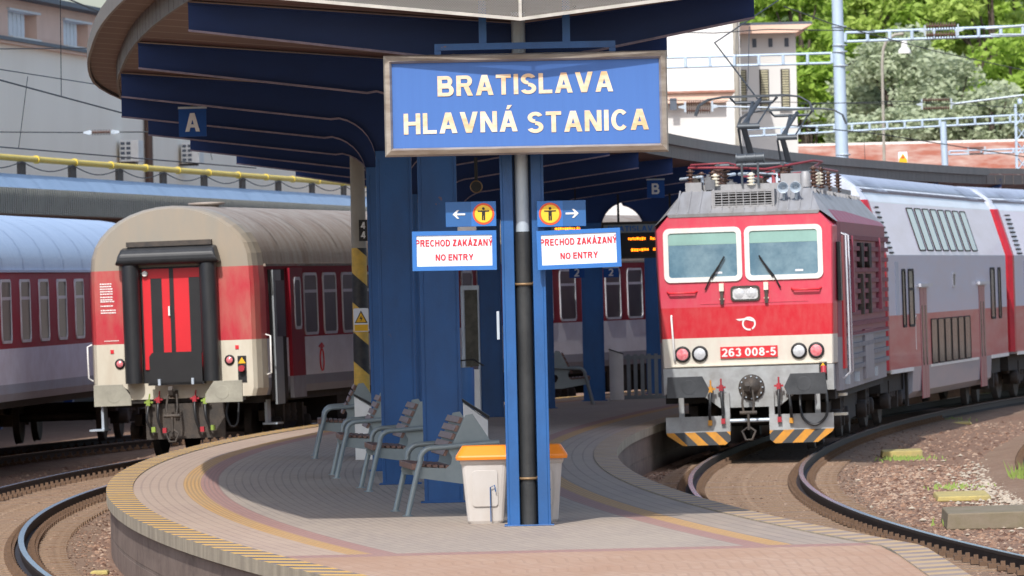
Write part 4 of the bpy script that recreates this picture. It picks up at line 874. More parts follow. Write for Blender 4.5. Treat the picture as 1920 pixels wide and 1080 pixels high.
b = MB(); b.loft([sp_(.6, 1.0), sp_(.9), sp_(15.9), sp_(16.6, .97)], 0); bl_ = b.build('body_side', M['locoside'], lo)
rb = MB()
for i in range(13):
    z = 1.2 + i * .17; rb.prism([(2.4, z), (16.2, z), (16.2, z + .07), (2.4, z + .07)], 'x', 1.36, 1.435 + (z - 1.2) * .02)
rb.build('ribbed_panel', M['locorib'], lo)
# roof: hipped front then higher equipment deck
b = MB(); r0 = [(1.2, .02, 3.6), (-1.2, .02, 3.6)]
b.add([(-1.17, -.02, 3.63), (1.17, -.02, 3.63), (1.4, .35, 3.45), (-1.4, .35, 3.45), (-.98, .95, 3.98), (.98, .95, 3.98), (-1.42, 16.4, 3.45), (1.42, 16.4, 3.45), (-.98, 15.8, 3.98), (.98, 15.8, 3.98), (-1.14, -.01, 3.58), (1.14, -.01, 3.58)],
      [(0, 1, 5, 4), (1, 2, 5), (0, 4, 3), (2, 7, 9, 5), (3, 4, 8, 6), (4, 5, 9, 8), (6, 8, 9, 7), (0, 10, 11, 1)])
for i in range(15): y = 1.2 + i; b.box(1.0, 1.06, y, y + .06, 3.9, 3.97)
for i in range(12):
    y = .9 + i * 1.25; b.add([(1.0, y, 3.985), (1.43, y, 3.47), (1.43, y + .05, 3.47), (1.0, y + .05, 3.985)], [(0, 1, 2, 3)])
for i in range(13): x = -1.02 + i * .17; b.prism([(0.0, 3.64), (.95, 3.985), (.95, 4.0), (0.0, 3.655)], 'x', x - .012, x + .012)
b.box(-.9, .9, 1.4, 15.4, 3.97, 4.08); b.build('roof', M['roofgrey'], lo)
b = MB(); b.ring(rrect(-.49, .47, 3.7, 3.98, .01), rrect(-.45, .43, 3.74, 3.94, .01), 'y', .18, .8, 0)
for i in range(5): z = 3.755 + i * .04; b.box(-.46, .44, .17, .19, z, z + .012, 0)
for i in range(9): x = -.45 + i * .11; b.box(x, x + .012, .165, .18, 3.72, 3.97, 0)
b.box(-.44, .42, .4, .8, 3.72, 3.96, 1); b.build('air_intake_grille', [M['roofgrey'], M['dark']], lo)
for x in (.6, .79):
    b = MB(); b.lathe([(.03, .4), (.035, .2), (.05, .08), (.085, 0), (.09, .0), (.075, .02), (.03, .12)], (x, .3, 3.99), 'y', 20, 0); b.box(x - .02, x + .02, .45, .55, 3.8, 3.98, 0); b.build('horn', M['galv'], lo)
def wscreen(xa, xb, za, zb, wx):
    b = MB(); b.ring(rrect(xa, xb, za, zb, .1), rrect(xa + .075, xb - .075, za + .075, zb - .075, .045), 'y', -.025, .02); o = b.build('windscreen', M['wframe'], lf)
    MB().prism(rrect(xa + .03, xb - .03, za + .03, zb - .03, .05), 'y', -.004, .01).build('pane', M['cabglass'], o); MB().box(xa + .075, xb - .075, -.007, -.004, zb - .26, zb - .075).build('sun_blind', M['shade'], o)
    b = MB(); b.box((xa + xb) / 2 + .17, (xa + xb) / 2 + .29, -.008, -.004, za + .12, za + .15); b.build('sticker', M['signwhite'], o)
wscreen(-1.24, -.045, 2.65, 3.48, 0); wscreen(.0, 1.19, 2.65, 3.48, 0)
for x0_, x1_ in ((-.62, -.31), (.53, .22)):
    b = MB(); b.tube([(x0_, -.03, 2.53), (x0_ + (x1_ - x0_) * .3, -.05, 2.72), (x1_, -.04, 3.02)], [.014, .01, .008], 6); b.tube([(x0_ + (x1_ - x0_) * .35, -.045, 2.7), (x1_, -.045, 3.03)], .014, 5); b.build('wiper', M['black'], lf)
b = MB(); b.ring(rrect(-.235, .215, 2.34, 2.575, .06), rrect(-.205, .185, 2.37, 2.545, .05), 'y', -.03, .01); o = b.build('headlight', M['iron'], lf)
b = MB(); b.prism(rrect(-.21, .19, 2.365, 2.55, .05), 'y', -.015, .0); 
for x in (-.105, .085): b.lathe([(.0, -.035), (.05, -.03), (.08, -.015)], (x, 0, 2.457), 'y', 20)
b.build('lens', M['lamp'], o)
b = MB(); b.box(-.33, -.32, -.012, .0, 2.3, 2.6); b.box(.38, .39, -.01, 0, 2.3, 2.6); b.box(-.7, .95, -.008, 0, 2.31, 2.318); b.build('panel_seam', M['face'], lf)
for x in (-.37, .31):
    b = MB(); b.box(x - .035, x + .035, -.06, 0, 2.5, 2.62, 0); b.box(x - .025, x + .025, -.05, 0, 2.3, 2.5, 1); b.box(x - .035, x + .035, -.04, -.0, 2.37, 2.39, 0); b.build('latch', [M['cream'], M['iron']], lf)
for xa, xb in ((-1.2, -.75), (.7, 1.15)): MB().tube([(xa, 0, 2.51), (xa + .03, -.06, 2.49), (xb - .03, -.06, 2.49), (xb, 0, 2.51)], .016, 8).build('grab_rail', M['redpaint'], lf)
# emblem: open ring with a wing
b = MB(); ri = arcpts(.03, 1.995, .105, -60, 200, 20); rj = arcpts(.03, 1.995, .08, -60, 200, 20); n = len(ri)
b.prism(ri + rj[::-1], 'y', -.008, .0); b.prism([(-.17, 2.065), (.0, 2.08), (.12, 2.05), (.1, 2.025), (.0, 2.05), (-.12, 2.04)], 'y', -.009, -.001); ri = arcpts(.03, 1.995, .105, 200, 285, 10); rj = arcpts(.03, 1.995, .08, 200, 285, 10); b.prism([p_ for p_ in ri] + rj[::-1], 'y', -.008, 0)
b.build('emblem', M['white'], lf)
b = MB(); b.box(-.42, .455, -.03, .0, 1.475, 1.65); o = b.build('number_plate', M['redpaint'], lf); text('numerals', '263 008-5', M['white'], o, .0175, 1.562, -.03, .83, .125, extr=.006)
for x, m_ in ((-1.0, 'lampred'), (-.735, 'lamp'), (.78, 'lamp'), (1.045, 'lampred')):
    o = MB().lathe([(.085, -.04), (.105, -.05), (.122, -.03), (.125, 0)], (x, 0, 1.555), 'y', 26).build('headlight', M['black'], lf); MB().lathe([(.0, -.06), (.05, -.055), (.088, -.042)], (x, 0, 1.555), 'y', 24).build('lens', M[m_], o)
b = MB(); b.box(-1.18, 1.2, -.03, 0, 1.365, 1.39); b.build('front_ledge', M['cream'], lf)
b = MB(); b.tube([(-1.15, 0, 2.15), (-1.15, -.06, 2.12), (-1.12, -.06, 1.48), (-1.12, 0, 1.45)], .015, 8); b.build('handrail', M['white'], lo)
b = MB(); b.prism([(-1.3, 1.34), (-1.3, .95), (-.75, .95), (-.45, .72), (.45, .72), (.75, .95), (1.3, .95), (1.3, 1.34)], 'y', -.02, .4); M['lgrey'] = mat('light_grey_headstock', '#a3a7a9', .5, d=.8, scale=3, dark='#75736f'); b.build('headstock', M['lgrey'], lo)
b = MB(); b.lathe([(.1, -.06), (.17, -.05), (.2, -.03), (.2, 0)], (0.04, -.02, 1.02), 'y', 26); b.lathe([(.0, -.14), (.1, -.12), (.14, -.05)], (0.04, -.02, 1.04), 'y', 20); b.build('coupler_pocket', M['iron'], lo); 
b = MB()
for k in range(12): b.lathe([(.012, -.02), (.012, 0)], (.04 + .17 * math.cos(k * PI / 6), -.07, 1.02 + .17 * math.sin(k * PI / 6)), 'y', 8)
b.build('bolts', M['galv'], lo)
coupling(lo, .98)
bs = [(-1.22, .9), (-.62, .9), (-.57, 1.02), (-.67, 1.22), (-1.2, 1.22)]
buffer(lo, -.875, 1.06, bs, M['bufferdk']); buffer(lo, .875, 1.06, [(-x, z) for x, z in bs][::-1], M['bufferdk'])
hose(lo, -.58, -.05, 1.0, -.02, .5, M['hoseyel'], 0); hose(lo, -.42, -.05, 1.02, .02, .5, M['hosered'], 0); hose(lo, .46, -.05, 1.02, .0, .5, M['hosered'], 0); hose(lo, .62, -.05, .98, .02, .48, M['hoseyel'], 0)
for s in (-1, 1):
    a_, c_ = (.3, 1.28); b = MB(); b.box(min(s * a_, s * c_), max(s * a_, s * c_), -.12, -.08, .36, .6); b.box(min(s * .3, s * .38), max(s * .3, s * .38), -.08, .1, .36, .95); b.box(min(s * 1.0, s * 1.08), max(s * 1.0, s * 1.08), -.05, .05, .5, .95); o = b.build('snow_plough', M['lgrey'], lo)
    b = MB(); b.prism([(s * a_, .36), (s * c_, .36), (s * (c_ - .02), .32), (s * (c_ - .25), .16), (s * (a_ + .08), .16), (s * a_, .22)], 'y', -.125, -.08); b.build('striped_blade', M['haz_l' if s < 0 else 'haz_r'], o)
MB().tube([(-.3, -.1, .52), (.3, -.1, .52)], .03, 10).build('plough_bar', M['galv'], lo)
b = MB(); b.tube([(1.15, -.04, 1.3), (1.15, -.1, 1.2)], .045, 10, 1); b.tube(smooth([(1.15, -.1, 1.18), (1.19, -.14, .8), (1.17, -.16, .55), (1.0, -.18, .42), (.83, -.17, .52), (.78, -.1, .7), (.78, -.02, .9)], 6), .02, 8, 0); b.build('jumper_cable', [M['rubber'], M['hosered']], lo)
b = MB(); b.box(1.08, 1.2, -.03, -.02, 1.1, 1.38); o = b.build('socket_panel', M['black'], lo); MB().prism([(1.1, 1.3), (1.18, 1.3), (1.14, 1.37)], 'y', -.036, -.03).build('warning_triangle', M['caution'], o)
# side details (x+)
X1 = 1.43
MB().box(1.38, X1, 1.05, 1.65, 1.25, 3.3).build('cab_door', M['redpaint'], lo); MB().box(1.38, X1 + .005, .45, .85, 2.3, 3.2).build('side_window', M['glass'], lo)
for y in (.95, 1.75): MB().tube([(1.4, y, 3.35), (1.5, y - .03, 3.3), (1.51, y - .03, 1.2), (1.4, y, 1.1)], .016, 8).build('handrail', M['alu'], lo)
for y in (3.2, 12.6): MB().box(1.4, X1 + .07, y, y + .25, 2.1, 3.3).build('vent_slat', M['locoside'], lo)
for y in (6, 8.6):
    MB().prism(rrect(y, y + .8, 2.8, 3.2, .08), 'x', 1.4, X1 + .07).build('side_window', M['dark'], lo); MB().box(1.4, X1 + .07, y + .2, y + .45, 2.05, 2.7).build('vent_slat', M['iron'], lo)
MB().box(1.38, 1.44, 7.5, 10.4, 1.0, 1.8).build('side_hatch', M['locoside'], lo); 
for y in (1.6, 4.6, 11): MB().box(1.38, 1.46, y, y + .22, 1.0, 1.15).build('step_recess', M['galv'], lo)
bogie(lo, 4.2, col_='bogie'); bogie(lo, 12.6)
b = MB(); b.box(-1.1, 1.1, 6.4, 10.4, .35, .92); b.box(-1.3, 1.3, .3, 16.4, .8, .95); b.build('underframe', M['dark'], lo)
for z in (.55, .85): MB().box(1.22, 1.42, 1.2, 1.6, z - .02, z + .02).build('step', M['cream'], lo)
# roof equipment
def insul(mb, x, y, z, h=.35, r=.075, n=4, m=0):
    prof = []
    for k in range(n): q = h * k / n; prof += [(r * .45, q), (r, q + h / n * .35), (r * .9, q + h / n * .5), (r * .45, q + h / n * .6)]
    mb.lathe(prof + [(r * .4, h)], (x, y, z), 'z', 14, m)
def pantograph(y0, k=1):
    for x, yy in ((-.5, y0 - .5), (.5, y0 - .5), (-.5, y0 + 1.0), (.5, y0 + 1.0)): b = MB(); insul(b, x, yy, 4.08, .28, .09); b.build('insulator', M['insul'], lo)
    b = MB(); 
    for x in (-.5, .5): b.tube([(x, y0 - .6, 4.38), (x, y0 + 1.1, 4.38)], .035, 8)
    for yy in (y0 - .5, y0 + 1.0): b.tube([(-.55, yy, 4.38), (.55, yy, 4.38)], .035, 8)
    b.build('pantograph_base', M['panto'], lo)
    b = MB(); b.tube([(.0, y0 + .9, 4.3), (-.1, y0 - .35, 5.0)], [.055, .045], 10); b.box(-.18, -.02, y0 - .42, y0 - .32, 4.95, 5.04); b.tube([(-.1, y0 - .35, 5.0), (.1, y0 + .9, 5.42)], .032, 8); b.tube([(-.16, y0 + .5, 4.42), (-.18, y0 - .3, 4.95)], .018, 6)
    b.tube([(-.05, y0 - .35, 4.98), (-.02, y0 + 1.0, 5.38)], [.035, .028], 8); b.tube([(-.18, y0 - .4, 4.98), (.16, y0 - .4, 4.98)], .045, 8); b.tube([(.1, y0 - .3, 4.98), (.28, y0 + 1.0, 5.38)], .014, 6); b.tube([(-.3, y0 + 1, 5.38), (.3, y0 + 1, 5.38)], .025, 8)
    b.build('pantograph_arm', M['panto'], lo)
    for q in (-.18, .18):
        b = MB(); pts = [(-.93, y0 + 1 + q, 5.2), (-.87, y0 + 1 + q, 5.36), (-.72, y0 + 1 + q, 5.45), (-.5, y0 + 1 + q, 5.48), (.5, y0 + 1 + q, 5.48), (.72, y0 + 1 + q, 5.45), (.87, y0 + 1 + q, 5.36), (.93, y0 + 1 + q, 5.2)]; b.tube(pts, .013, 8); b.box(-.5, .5, y0 + 1 + q - .025, y0 + 1 + q + .025, 5.465, 5.495)
        for x in (-.3, .3): b.tube([(x, y0 + 1, 5.38), (x * 1.2, y0 + 1 + q, 5.45)], .014, 6)
        b.build('collector_head', M['panto'], lo)
pantograph(2.6); pantograph(13.0)
for i, (x, y, h) in enumerate(((-.92, 1.9, .34), (-.78, 2.4, .3), (-.55, 1.6, .3), (.95, 2.6, .34), (1.0, 4.0, .34), (.8, 5.5, .32), (-.7, 5.5, .32), (.9, 8, .32), (.9, 11, .32))): b = MB(); insul(b, x, y, 4.0, h, .07, 6); b.build('roof_insulator', M['insul'], lo)
for x, y in ((-.5, 1.35), (.05, 1.4), (1.0, 3.3)): b = MB(); insul(b, x, y, 4.05, .2, .07, 4); b.build('arrester', M['cream'], lo)
b = MB(); b.tube([(-.95, 1.9, 4.36), (-.3, 1.5, 4.34), (.25, 1.7, 4.3), (.95, 2.6, 4.42), (1.02, 4.0, 4.42), (.8, 5.5, 4.36), (.9, 11, 4.36)], .02, 6); b.tube([(-.9, 1.7, 4.4), (-.35, 2.2, 4.42), (-.2, 1.6, 4.38)], .018, 6); b.build('busbar', M['busred'], lo)
b = MB(); b.tube([(-.17, 1.35, 4.47), (.25, 1.35, 4.48)], .07, 14)
for x in (-.17, -.03, .11, .25): b.tube([(x, 1.35, 4.475), (x + .02, 1.35, 4.475)], .085, 14)
b.box(-.1, -.07, 1.32, 1.38, 4.05, 4.42); b.box(.15, .18, 1.32, 1.38, 4.05, 4.42); b.build('roof_cylinder', M['panto'], lo)
r5 = random.Random(11)
for k in range(16):
    x = r5.uniform(-.85, .85); y = r5.uniform(1.1, 6); z = r5.uniform(4.08, 4.22); q = MB()
    if k % 2: q.tube([(x, y, 4.0), (x, y, z + .1), (x + r5.uniform(-.4, .4), y + r5.uniform(.2, 1), z + r5.uniform(.02, .16))], r5.uniform(.012, .03), 7)
    else: q.box(x - .07, x + .08, y, y + .3, 4.0, z); q.box(x - .03, x + .02, y + .05, y + .2, z, z + .05)
    q.build('roof_fitting', M[('clutter', 'galv', 'iron', 'busred')[k % 4]], lo)
b = MB(); b.box(.5, .85, 1.5, 2.1, 4.05, 4.22); b.lathe([(.08, 0), (.08, .2), (.05, .24)], (.9, 1.2, 4.0), 'z', 14); b.box(-.95, -.7, 1.1, 1.5, 3.98, 4.12); b.build('roof_box', M['roofgrey'], lo)
for o in lo.children:
    if o.name.split('.')[0] in ('roof', 'air_intake_grille', 'horn', 'insulator', 'pantograph_base', 'pantograph_arm', 'collector_head', 'roof_insulator', 'arrester', 'busbar', 'roof_cylinder', 'roof_fitting', 'roof_box'): o.location.z += .065
# ---------- double deck coaches
def ddprof(y, k=1):
    p = [(1.2, .42), (1.36, .55), (1.39, 1.0), (1.39, 3.02), (1.1, 3.98), (.95, 4.22), (.65, 4.4), (.3, 4.48)]
    return [(x * k, y, z) for x, z in p] + [(-x * k, y, z) for x, z in p[::-1]]
def dd_coach(d, label):
    l_, r_, e_ = place(CR, d, 26.4, -.26); t = thing('double_deck_coach', label, 'train coach', l_, (0, math.radians(-.6), r_)); Ld = 26.4
    b = MB()
    def hi(y, zb): return [(x, yy, max(z, zb)) for x, yy, z in ddprof(y)]
    b.loft([hi(.35, .95), hi(4.6, .95)], 0, caps=False); b.loft([hi(21.8, .95), hi(Ld - .35, .95)], 0, caps=False); b.loft([hi(4.6, .42), hi(21.8, .42)], 0); b.build('body', M['ddside'], t)
    e = MB(); e.loft([[(x, yy, max(z, .95)) for x, yy, z in ddprof(0, .94)], hi(.12, .95), hi(.35, .95)], 0); e.build('end_wall', M['ddend'], t); e = MB(); e.loft([hi(Ld - .35, .95), [(x, yy, max(z, .95)) for x, yy, z in ddprof(Ld, .94)]], 0); e.build('end_wall', M['ddend'], t)
    b = MB(); rp = lambda y: [(1.02, y, 4.16), (.67, y, 4.43), (.3, y, 4.51), (-.3, y, 4.51), (-.67, y, 4.43), (-1.02, y, 4.16)]; b.loft([rp(.1), rp(Ld - .1)], 0, smooth=True)
    for y0_ in (2.5, 22):
        for q in range(9): y = y0_ + q * .24; b.add([(1.04, y, 4.165), (.72, y, 4.425), (.72, y + .1, 4.425), (1.04, y + .1, 4.165)], [(0, 1, 2, 3)])
    for y in frange(1, 25, 1.2): b.add([(1.03, y, 4.17), (.67, y, 4.45), (.67, y + .05, 4.45), (1.03, y + .05, 4.17)], [(0, 1, 2, 3)])
    b.build('roof', M['ddroof'], t)
    sl = math.atan2(.29, .96)
    wm = MB(); wm.ring(rrect(-.62, .62, -.42, .42, .08), rrect(-.595, .595, -.4, .4, .06), 'x', -.01, .02); wm = wm.mesh('window', M['dark']); gm = MB(); gm.prism(rrect(-.6, .6, -.41, .41, .08), 'x', -.01, .012); gu = gm.mesh('pane', M['skyglass']); gm = MB(); gm.prism(rrect(-.6, .6, -.41, .41, .08), 'x', -.01, .012); gl = gm.mesh('pane', M['lowglass'])
    for k in range(8):
        o = inst('window', wm, t, (1.245, 7.5 + 1.62 * k, 3.5), (0, -sl, 0)); inst('pane', gu, o)
    for k in range(6): o = inst('window', wm, t, (1.39, 9.0 + 1.45 * k, 1.42)); inst('pane', gl, o)
    for y in (3.2, 4.6, 22.5, 24.2):
        f_, g_ = side_window(1.0 if y in (4.6, 22.5) else .6, 1.05, .08, 'dark', 'lowglass', .35 if y == 4.6 else 0); o = inst('window', f_, t, (1.39, y, 2.25)); inst('pane', g_, o)
    o = inst('window', side_window(.55, .3, .04, 'alu', 'glass', 0)[0], t, (1.39, 13.5, 2.55)); inst('pane', side_window(.55, .3, .04, 'alu', 'glass', 0)[1], o)
    for y in (6.3, 19.1):
        b = MB(); b.box(1.38, 1.4, y, y + .66, .4, 2.42); b.box(1.38, 1.4, y + .69, y + 1.35, .4, 2.42); o = b.build('door', M['dddoor'], t); 
        b = MB()
        for q in (y + .25, y + .9): b.prism(rrect(q, q + .2, 1.0, 2.1, .06), 'x', 1.39, 1.408)
        b.build('door_glass', M['lowglass'], o); MB().box(1.38, 1.47, y - .5, y + 1.9, 2.44, 2.5).build('door_track', M['alu'], t)
    b = MB()
    for i in range(10): b.box(1.15, 1.36 - i * .0, .9, 1.6, 3.05 + i * .09 + .0, 3.08 + i * .09)
    for q in range(len(b.v)): x, y, z = b.v[q]; b.v[q] = (1.41 - (z - 3.02) * .302 if x > 1.2 else x, y, z)
    b.build('vent_grille', M['dark'], t)
    b = MB(); b.box(1.385, 1.4, 1.7, 2.3, 1.95, 3.0 - .1); b.build('side_panel', M['ddroof'], t)
    b = MB(); b.box(1.38, 1.405, .4, 4.6, .93, 1.0); b.box(1.38, 1.405, 21.8, 26, .93, 1.0); b.box(1.38, 1.4, 8.2, 18.6, .95, 1.0); b.build('sill_strip', M['white'], t)
    bogie(t, 2.7); bogie(t, Ld - 2.7); b = MB(); b.box(-1.2, 1.2, .3, Ld - .3, .6, .95); b.box(1.25, 1.3, 4.3, 4.5, .3, .9); b.build('underframe', M['dark'], t)
    b = MB(); b.box(1.39, 1.397, 5.3, 5.36, 1.3, 1.8); b.tube([(1.4, 5.33 + .15 * math.cos(a), 1.85 + .08 * math.sin(a)) for a in [2 * PI * k / 12 for k in range(9)]], .012, 5); b.build('side_emblem', M['white'], t)
    return e_
e_ = dd_coach(le[1] + .7, 'double deck coach coupled directly behind the red locomotive')
e_ = dd_coach(e_[1] + 1.0, 'second double deck coach cut by the right picture edge'); e_ = dd_coach(e_[1] + .5, 'third double deck coach, out beyond the second one')
# ------------------------------------------------------------------ left background: neighbouring canopy, station building
A = Vector((-9.93, 150, 0)); dirn = math.atan2(5.77, 51)
t = thing('neighbouring_canopy', 'low canopy with pale zinc roof edge and grey corrugated fascia behind the left trains', 'canopy', A, (0, 0, -dirn))
b = MB(); b.loft([[(0, y, 4.34), (-.25, y, 4.63), (-5, y, 4.8)] for y in (-60, 130)], 0, caps=False, closed=False)
for y in frange(-40, 120, 3.2): b.loft([[(0.01, q, 4.34), (-.24, q, 4.645)] for q in (y, y + .05)], 0, caps=False, closed=False)
b.build('roof', M['roofblue'], t)
b = MB(); b.box(-.05, -.02, -60, 130, 3.82, 4.34); 
for y in frange(-30, 120, .25): b.box(-.02, .02, y, y + .12, 3.83, 4.335)
b.build('fascia', M['corr'], t); b = MB(); b.box(-5, -.06, -60, 130, 3.8, 3.86); b.build('soffit', M['soffit'], t)
cb = MB().box(-2.6, -2.4, 0, .25, -.6, 3.8).mesh('column', M['navy'])
for y in frange(-50, 120, 9): inst('column', cb, t, (0, y, 0))
b = MB(); b.box(-5.2, -5.0, -60, 130, -.6, 3.8); b.build('dark_back_wall', M['dark'], t)  # wall coloured black to paint in the deep shade under this canopy
b = MB(); b.tube([(-.3, y, 4.95) for y in frange(-55, 120, 5)], .065, 10); o = b.build('gas_pipe', M['ypipe'], label='yellow gas pipe running along the top of the neighbouring canopy', category='pipe'); o.location = A; o.rotation_euler = (0, 0, -dirn)
b = MB()
for y in frange(-40, 118, 4.6): b.tube([(-.3, y, 4.95), (-.3, y + .25, 4.95)], .085, 10)
b.build('pipe_collar', M['ypipe'], o)
br_ = MB().box(-.33, -.27, 0, .7, 4.62, 4.88).mesh('pipe_bracket', M['iron'])
for y in frange(-38, 118, 6): inst('pipe_bracket', br_, o, (0, y, 0))
b = MB()
for y in frange(-38, 100, 6): b.tube([(-.22, y + 6 * k / 8, 4.88 - .16 * math.sin(PI * k / 8)) for k in range(9)], .012, 5)
o = b.build('slack_cable', M['wire'], label='thin black cable looping below the yellow gas pipe', category='cable'); o.location = A; o.rotation_euler = (0, 0, -dirn)
B = Vector((-14.57, 220, 0)); bd_ = math.radians(6.4)
t = thing('station_building', 'long cream building with peach upper storey and white shuttered windows behind the trains', 'building', B, (0, 0, -bd_))
b = MB(); b.box(-12, 0, -60, 260, -.7, 9.5); b.build('wall', M['render'], t)
b = MB(); b.box(-12, .3, -60, 260, 9.5, 9.6, 0); b.box(-12, .22, -60, 260, 9.42, 9.5, 1); b.build('cornice', [M['slate'], M['pink']], t)
us = MB(); ys = [(-12, -7), (-5, 0), (2.3, 7.1), (11.7, 16.2), (21, 25.5), (30.5, 35)]
last = -60
for y0, y1 in ys: us.box(-12, 0, last, y0, 9.6, 10.75); us.box(-12, 0, y0, y1, 10.5, 10.75); us.box(-12, -.5, y0, y1, 9.6, 10.5); last = y1
us.box(-12, 0, last, 260, 9.6, 10.75); us.build('upper_storey', M['pink'], t); b = MB(); b.box(-12, .5, -60, 260, 10.75, 10.9); b.build('roof', M['slate'], t)
for y0, y1 in ys:
    b = MB(); n = 6
    for k in range(n): w_ = (y1 - y0) * .86 / n; b.box(-.3, -.22, y0 + k * w_, y0 + k * w_ + w_ * .78, 9.68, 10.42)
    b.box(-.35, -.3, y0, y0 + (y1 - y0) * .86, 9.62, 10.45); o = b.build('shuttered_window', M['shutter'], t); MB().box(-.3, .14, y0, y1, 9.605, 9.68).build('sill', M['white'], o)
    MB().box(-.3, .1, y0 - .2, y1 + .2, 10.42, 10.48).build('lintel', M['shutter'], o)
MB().tube([(.15, 26.5, 0), (.15, 26.5, 9.4)], .13, 10).build('downpipe', M['insul'], t)
for y, lb in ((21.5, 'white air conditioning unit on the cream wall left of the drainpipe'), (34, 'white air conditioning unit on the cream wall right of the drainpipe')):
    loc = B + Vector((math.sin(bd_) * y, math.cos(bd_) * y, 0)); zc = P(225, 284, loc.y).z if y < 30 else P(302, 289, loc.y).z
    a_ = thing('air_conditioner', lb, 'air conditioner', (loc.x, loc.y, zc), (0, 0, -bd_ + .0), group='air conditioners on the cream wall')
    MB().box(.1, .7, -.5, .5, -.33, .33).build('casing', M['white'], a_, bevel=.02); b = MB()
    for i in range(2):
        for k in range(4): b.box(.14 + i * .18, .27 + i * .18, -.512, -.5, -.26 + k * .15, -.17 + k * .15)
    b.build('front_grille', M['slate'], a_); b = MB(); b.box(0, .55, -.3, -.26, -.4, -.34); b.box(0, .55, .26, .3, -.4, -.34); b.build('wall_bracket', M['iron'], a_)
# ------------------------------------------------------------------ right background buildings
dB = 240; p0 = P(1392, 300, dB); p1 = P(1497, 300, dB); ztop = P(1480, 62, dB).z
t = thing('villa', 'white rendered villa with shuttered windows and a peach eave behind the pantograph', 'building', (p1.x, dB, 0), (0, 0, .0)); Wd = p1.x - p0.x
b = MB(); b.box(-Wd - 4, 0, 0, 10, -.7, ztop); b.build('wall', M['render2'], t)
b = MB(); b.box(-Wd - 4, .5, -.6, 10.5, ztop + .25, ztop + .33, 0); b.prism([(-Wd - 4, ztop), (.0, ztop), (.5, ztop + .25), (-Wd - 4, ztop + .25)], 'y', -.6, 10, 1); b.build('eave', [M['slate'], M['pink']], t)
b = MB()
for k in range(14): b.box(-.35 - k * .5, -.22 - k * .5, -.02, 0, ztop - .42, ztop - .15)
b.build('dentil', M['slate'], t)
for px0, px1 in ((1384, 1400), (1424, 1442), (1464, 1481)):
    xa = P(px0, 160, dB).x - p1.x; xb = P(px1, 160, dB).x - p1.x; za = P(1440, 205, dB).z; zb = P(1440, 130, dB).z
    o = MB().box(xa, xb, -.01, .05, za, zb).build('window', M['dark'], t); b = MB()
    for k in range(16): z = za + (zb - za) * k / 16; b.prism([(z, 0), (z + .04, 0), (z + .05, -.03), (z + .01, -.03)], 'x', xa + .06, xb - .06)
    b = MB()
    for k in range(16): z = za + (zb - za) * k / 16; b.box(xa + .05, xb - .03, -.035, -.015, z, z + .055)
    b.build('shutter', M['shut2'], o); MB().box(xa - .05, xb + .05, -.08, 0, za - .06, za).build('sill', M['white'], o)
p2 = P(1150, 300, 232); p3 = P(1392, 300, 232)
t = thing('white_annexe', 'tall plain white rendered building left of the villa behind the name sign', 'building', (p3.x, 232, 0)); zz = P(1320, -60, 232).z
MB().box(p2.x - p3.x, 0, 0, 9, -.7, zz).build('wall', M['white'], t); MB().box(p2.x - p3.x - .2, .2, -.3, 9, zz, zz + .15).build('roof', M['slate'], t)
MB().tube([(-.12, -.1, 0), (-.12, -.1, zz)], .08, 8).build('downpipe', M['conc'], t)
d = 226; p2 = P(1100, 300, d); p3 = P(1362, 190, d); zz = P(1250, 172, d).z
t = thing('low_peach_building', 'lower cream building with a peach eave in front of the tall white one', 'building', (p3.x, d, 0)); MB().box(p2.x - p3.x, 0, 0, 4, -.7, zz - .3).build('wall', M['render2'], t)
b = MB(); b.box(p2.x - p3.x, .25, -.5, 4, zz - .06, zz, 1); b.prism([(p2.x - p3.x, zz - .35), (0, zz - .35), (.25, zz - .06), (p2.x - p3.x, zz - .06)], 'y', -.4, 4, 0); b.build('eave', [M['pink'], M['rust']], t); 
b = MB(); q = P(1262, 200, d); b.box(q.x - p3.x - .1, q.x - p3.x + .1, -.42, -.4, zz - .55, zz - .2); b.build('vent', M['slate'], t)
# rusty roofed shed
d = 262; pa = P(1480, 265, d); pb = P(2150, 265, d)
t = thing('rusty_roof_shed', 'long shed with a streaked rusty tin roof below the trees', 'shed', (pa.x, d, 0)); W_ = pb.x - pa.x; zr_ = P(1700, 266, d).z
MB().box(0, W_, 0, 4, -.7, zr_ - 1.9).build('wall', M['render2'], t)
b = MB(); b.add([(0, -2, zr_ - 1.9), (W_, -2, zr_ - 1.9), (W_, 3, zr_ + .25 - .25), (0, 3, zr_)], [(0, 1, 2, 3)])
for k in range(int(W_ / .6)): x = k * .6; b.add([(x, -2, zr_ - 1.88), (x + .03, -2, zr_ - 1.88), (x + .03, 3, zr_ + .02), (x, 3, zr_ + .02)], [(0, 1, 2, 3)])
b.build('roof', M['rust'], t); MB().box(0, W_, 2.95, 3.1, zr_ - .02, zr_ + .06).build('ridge_cap', M['white'], t)
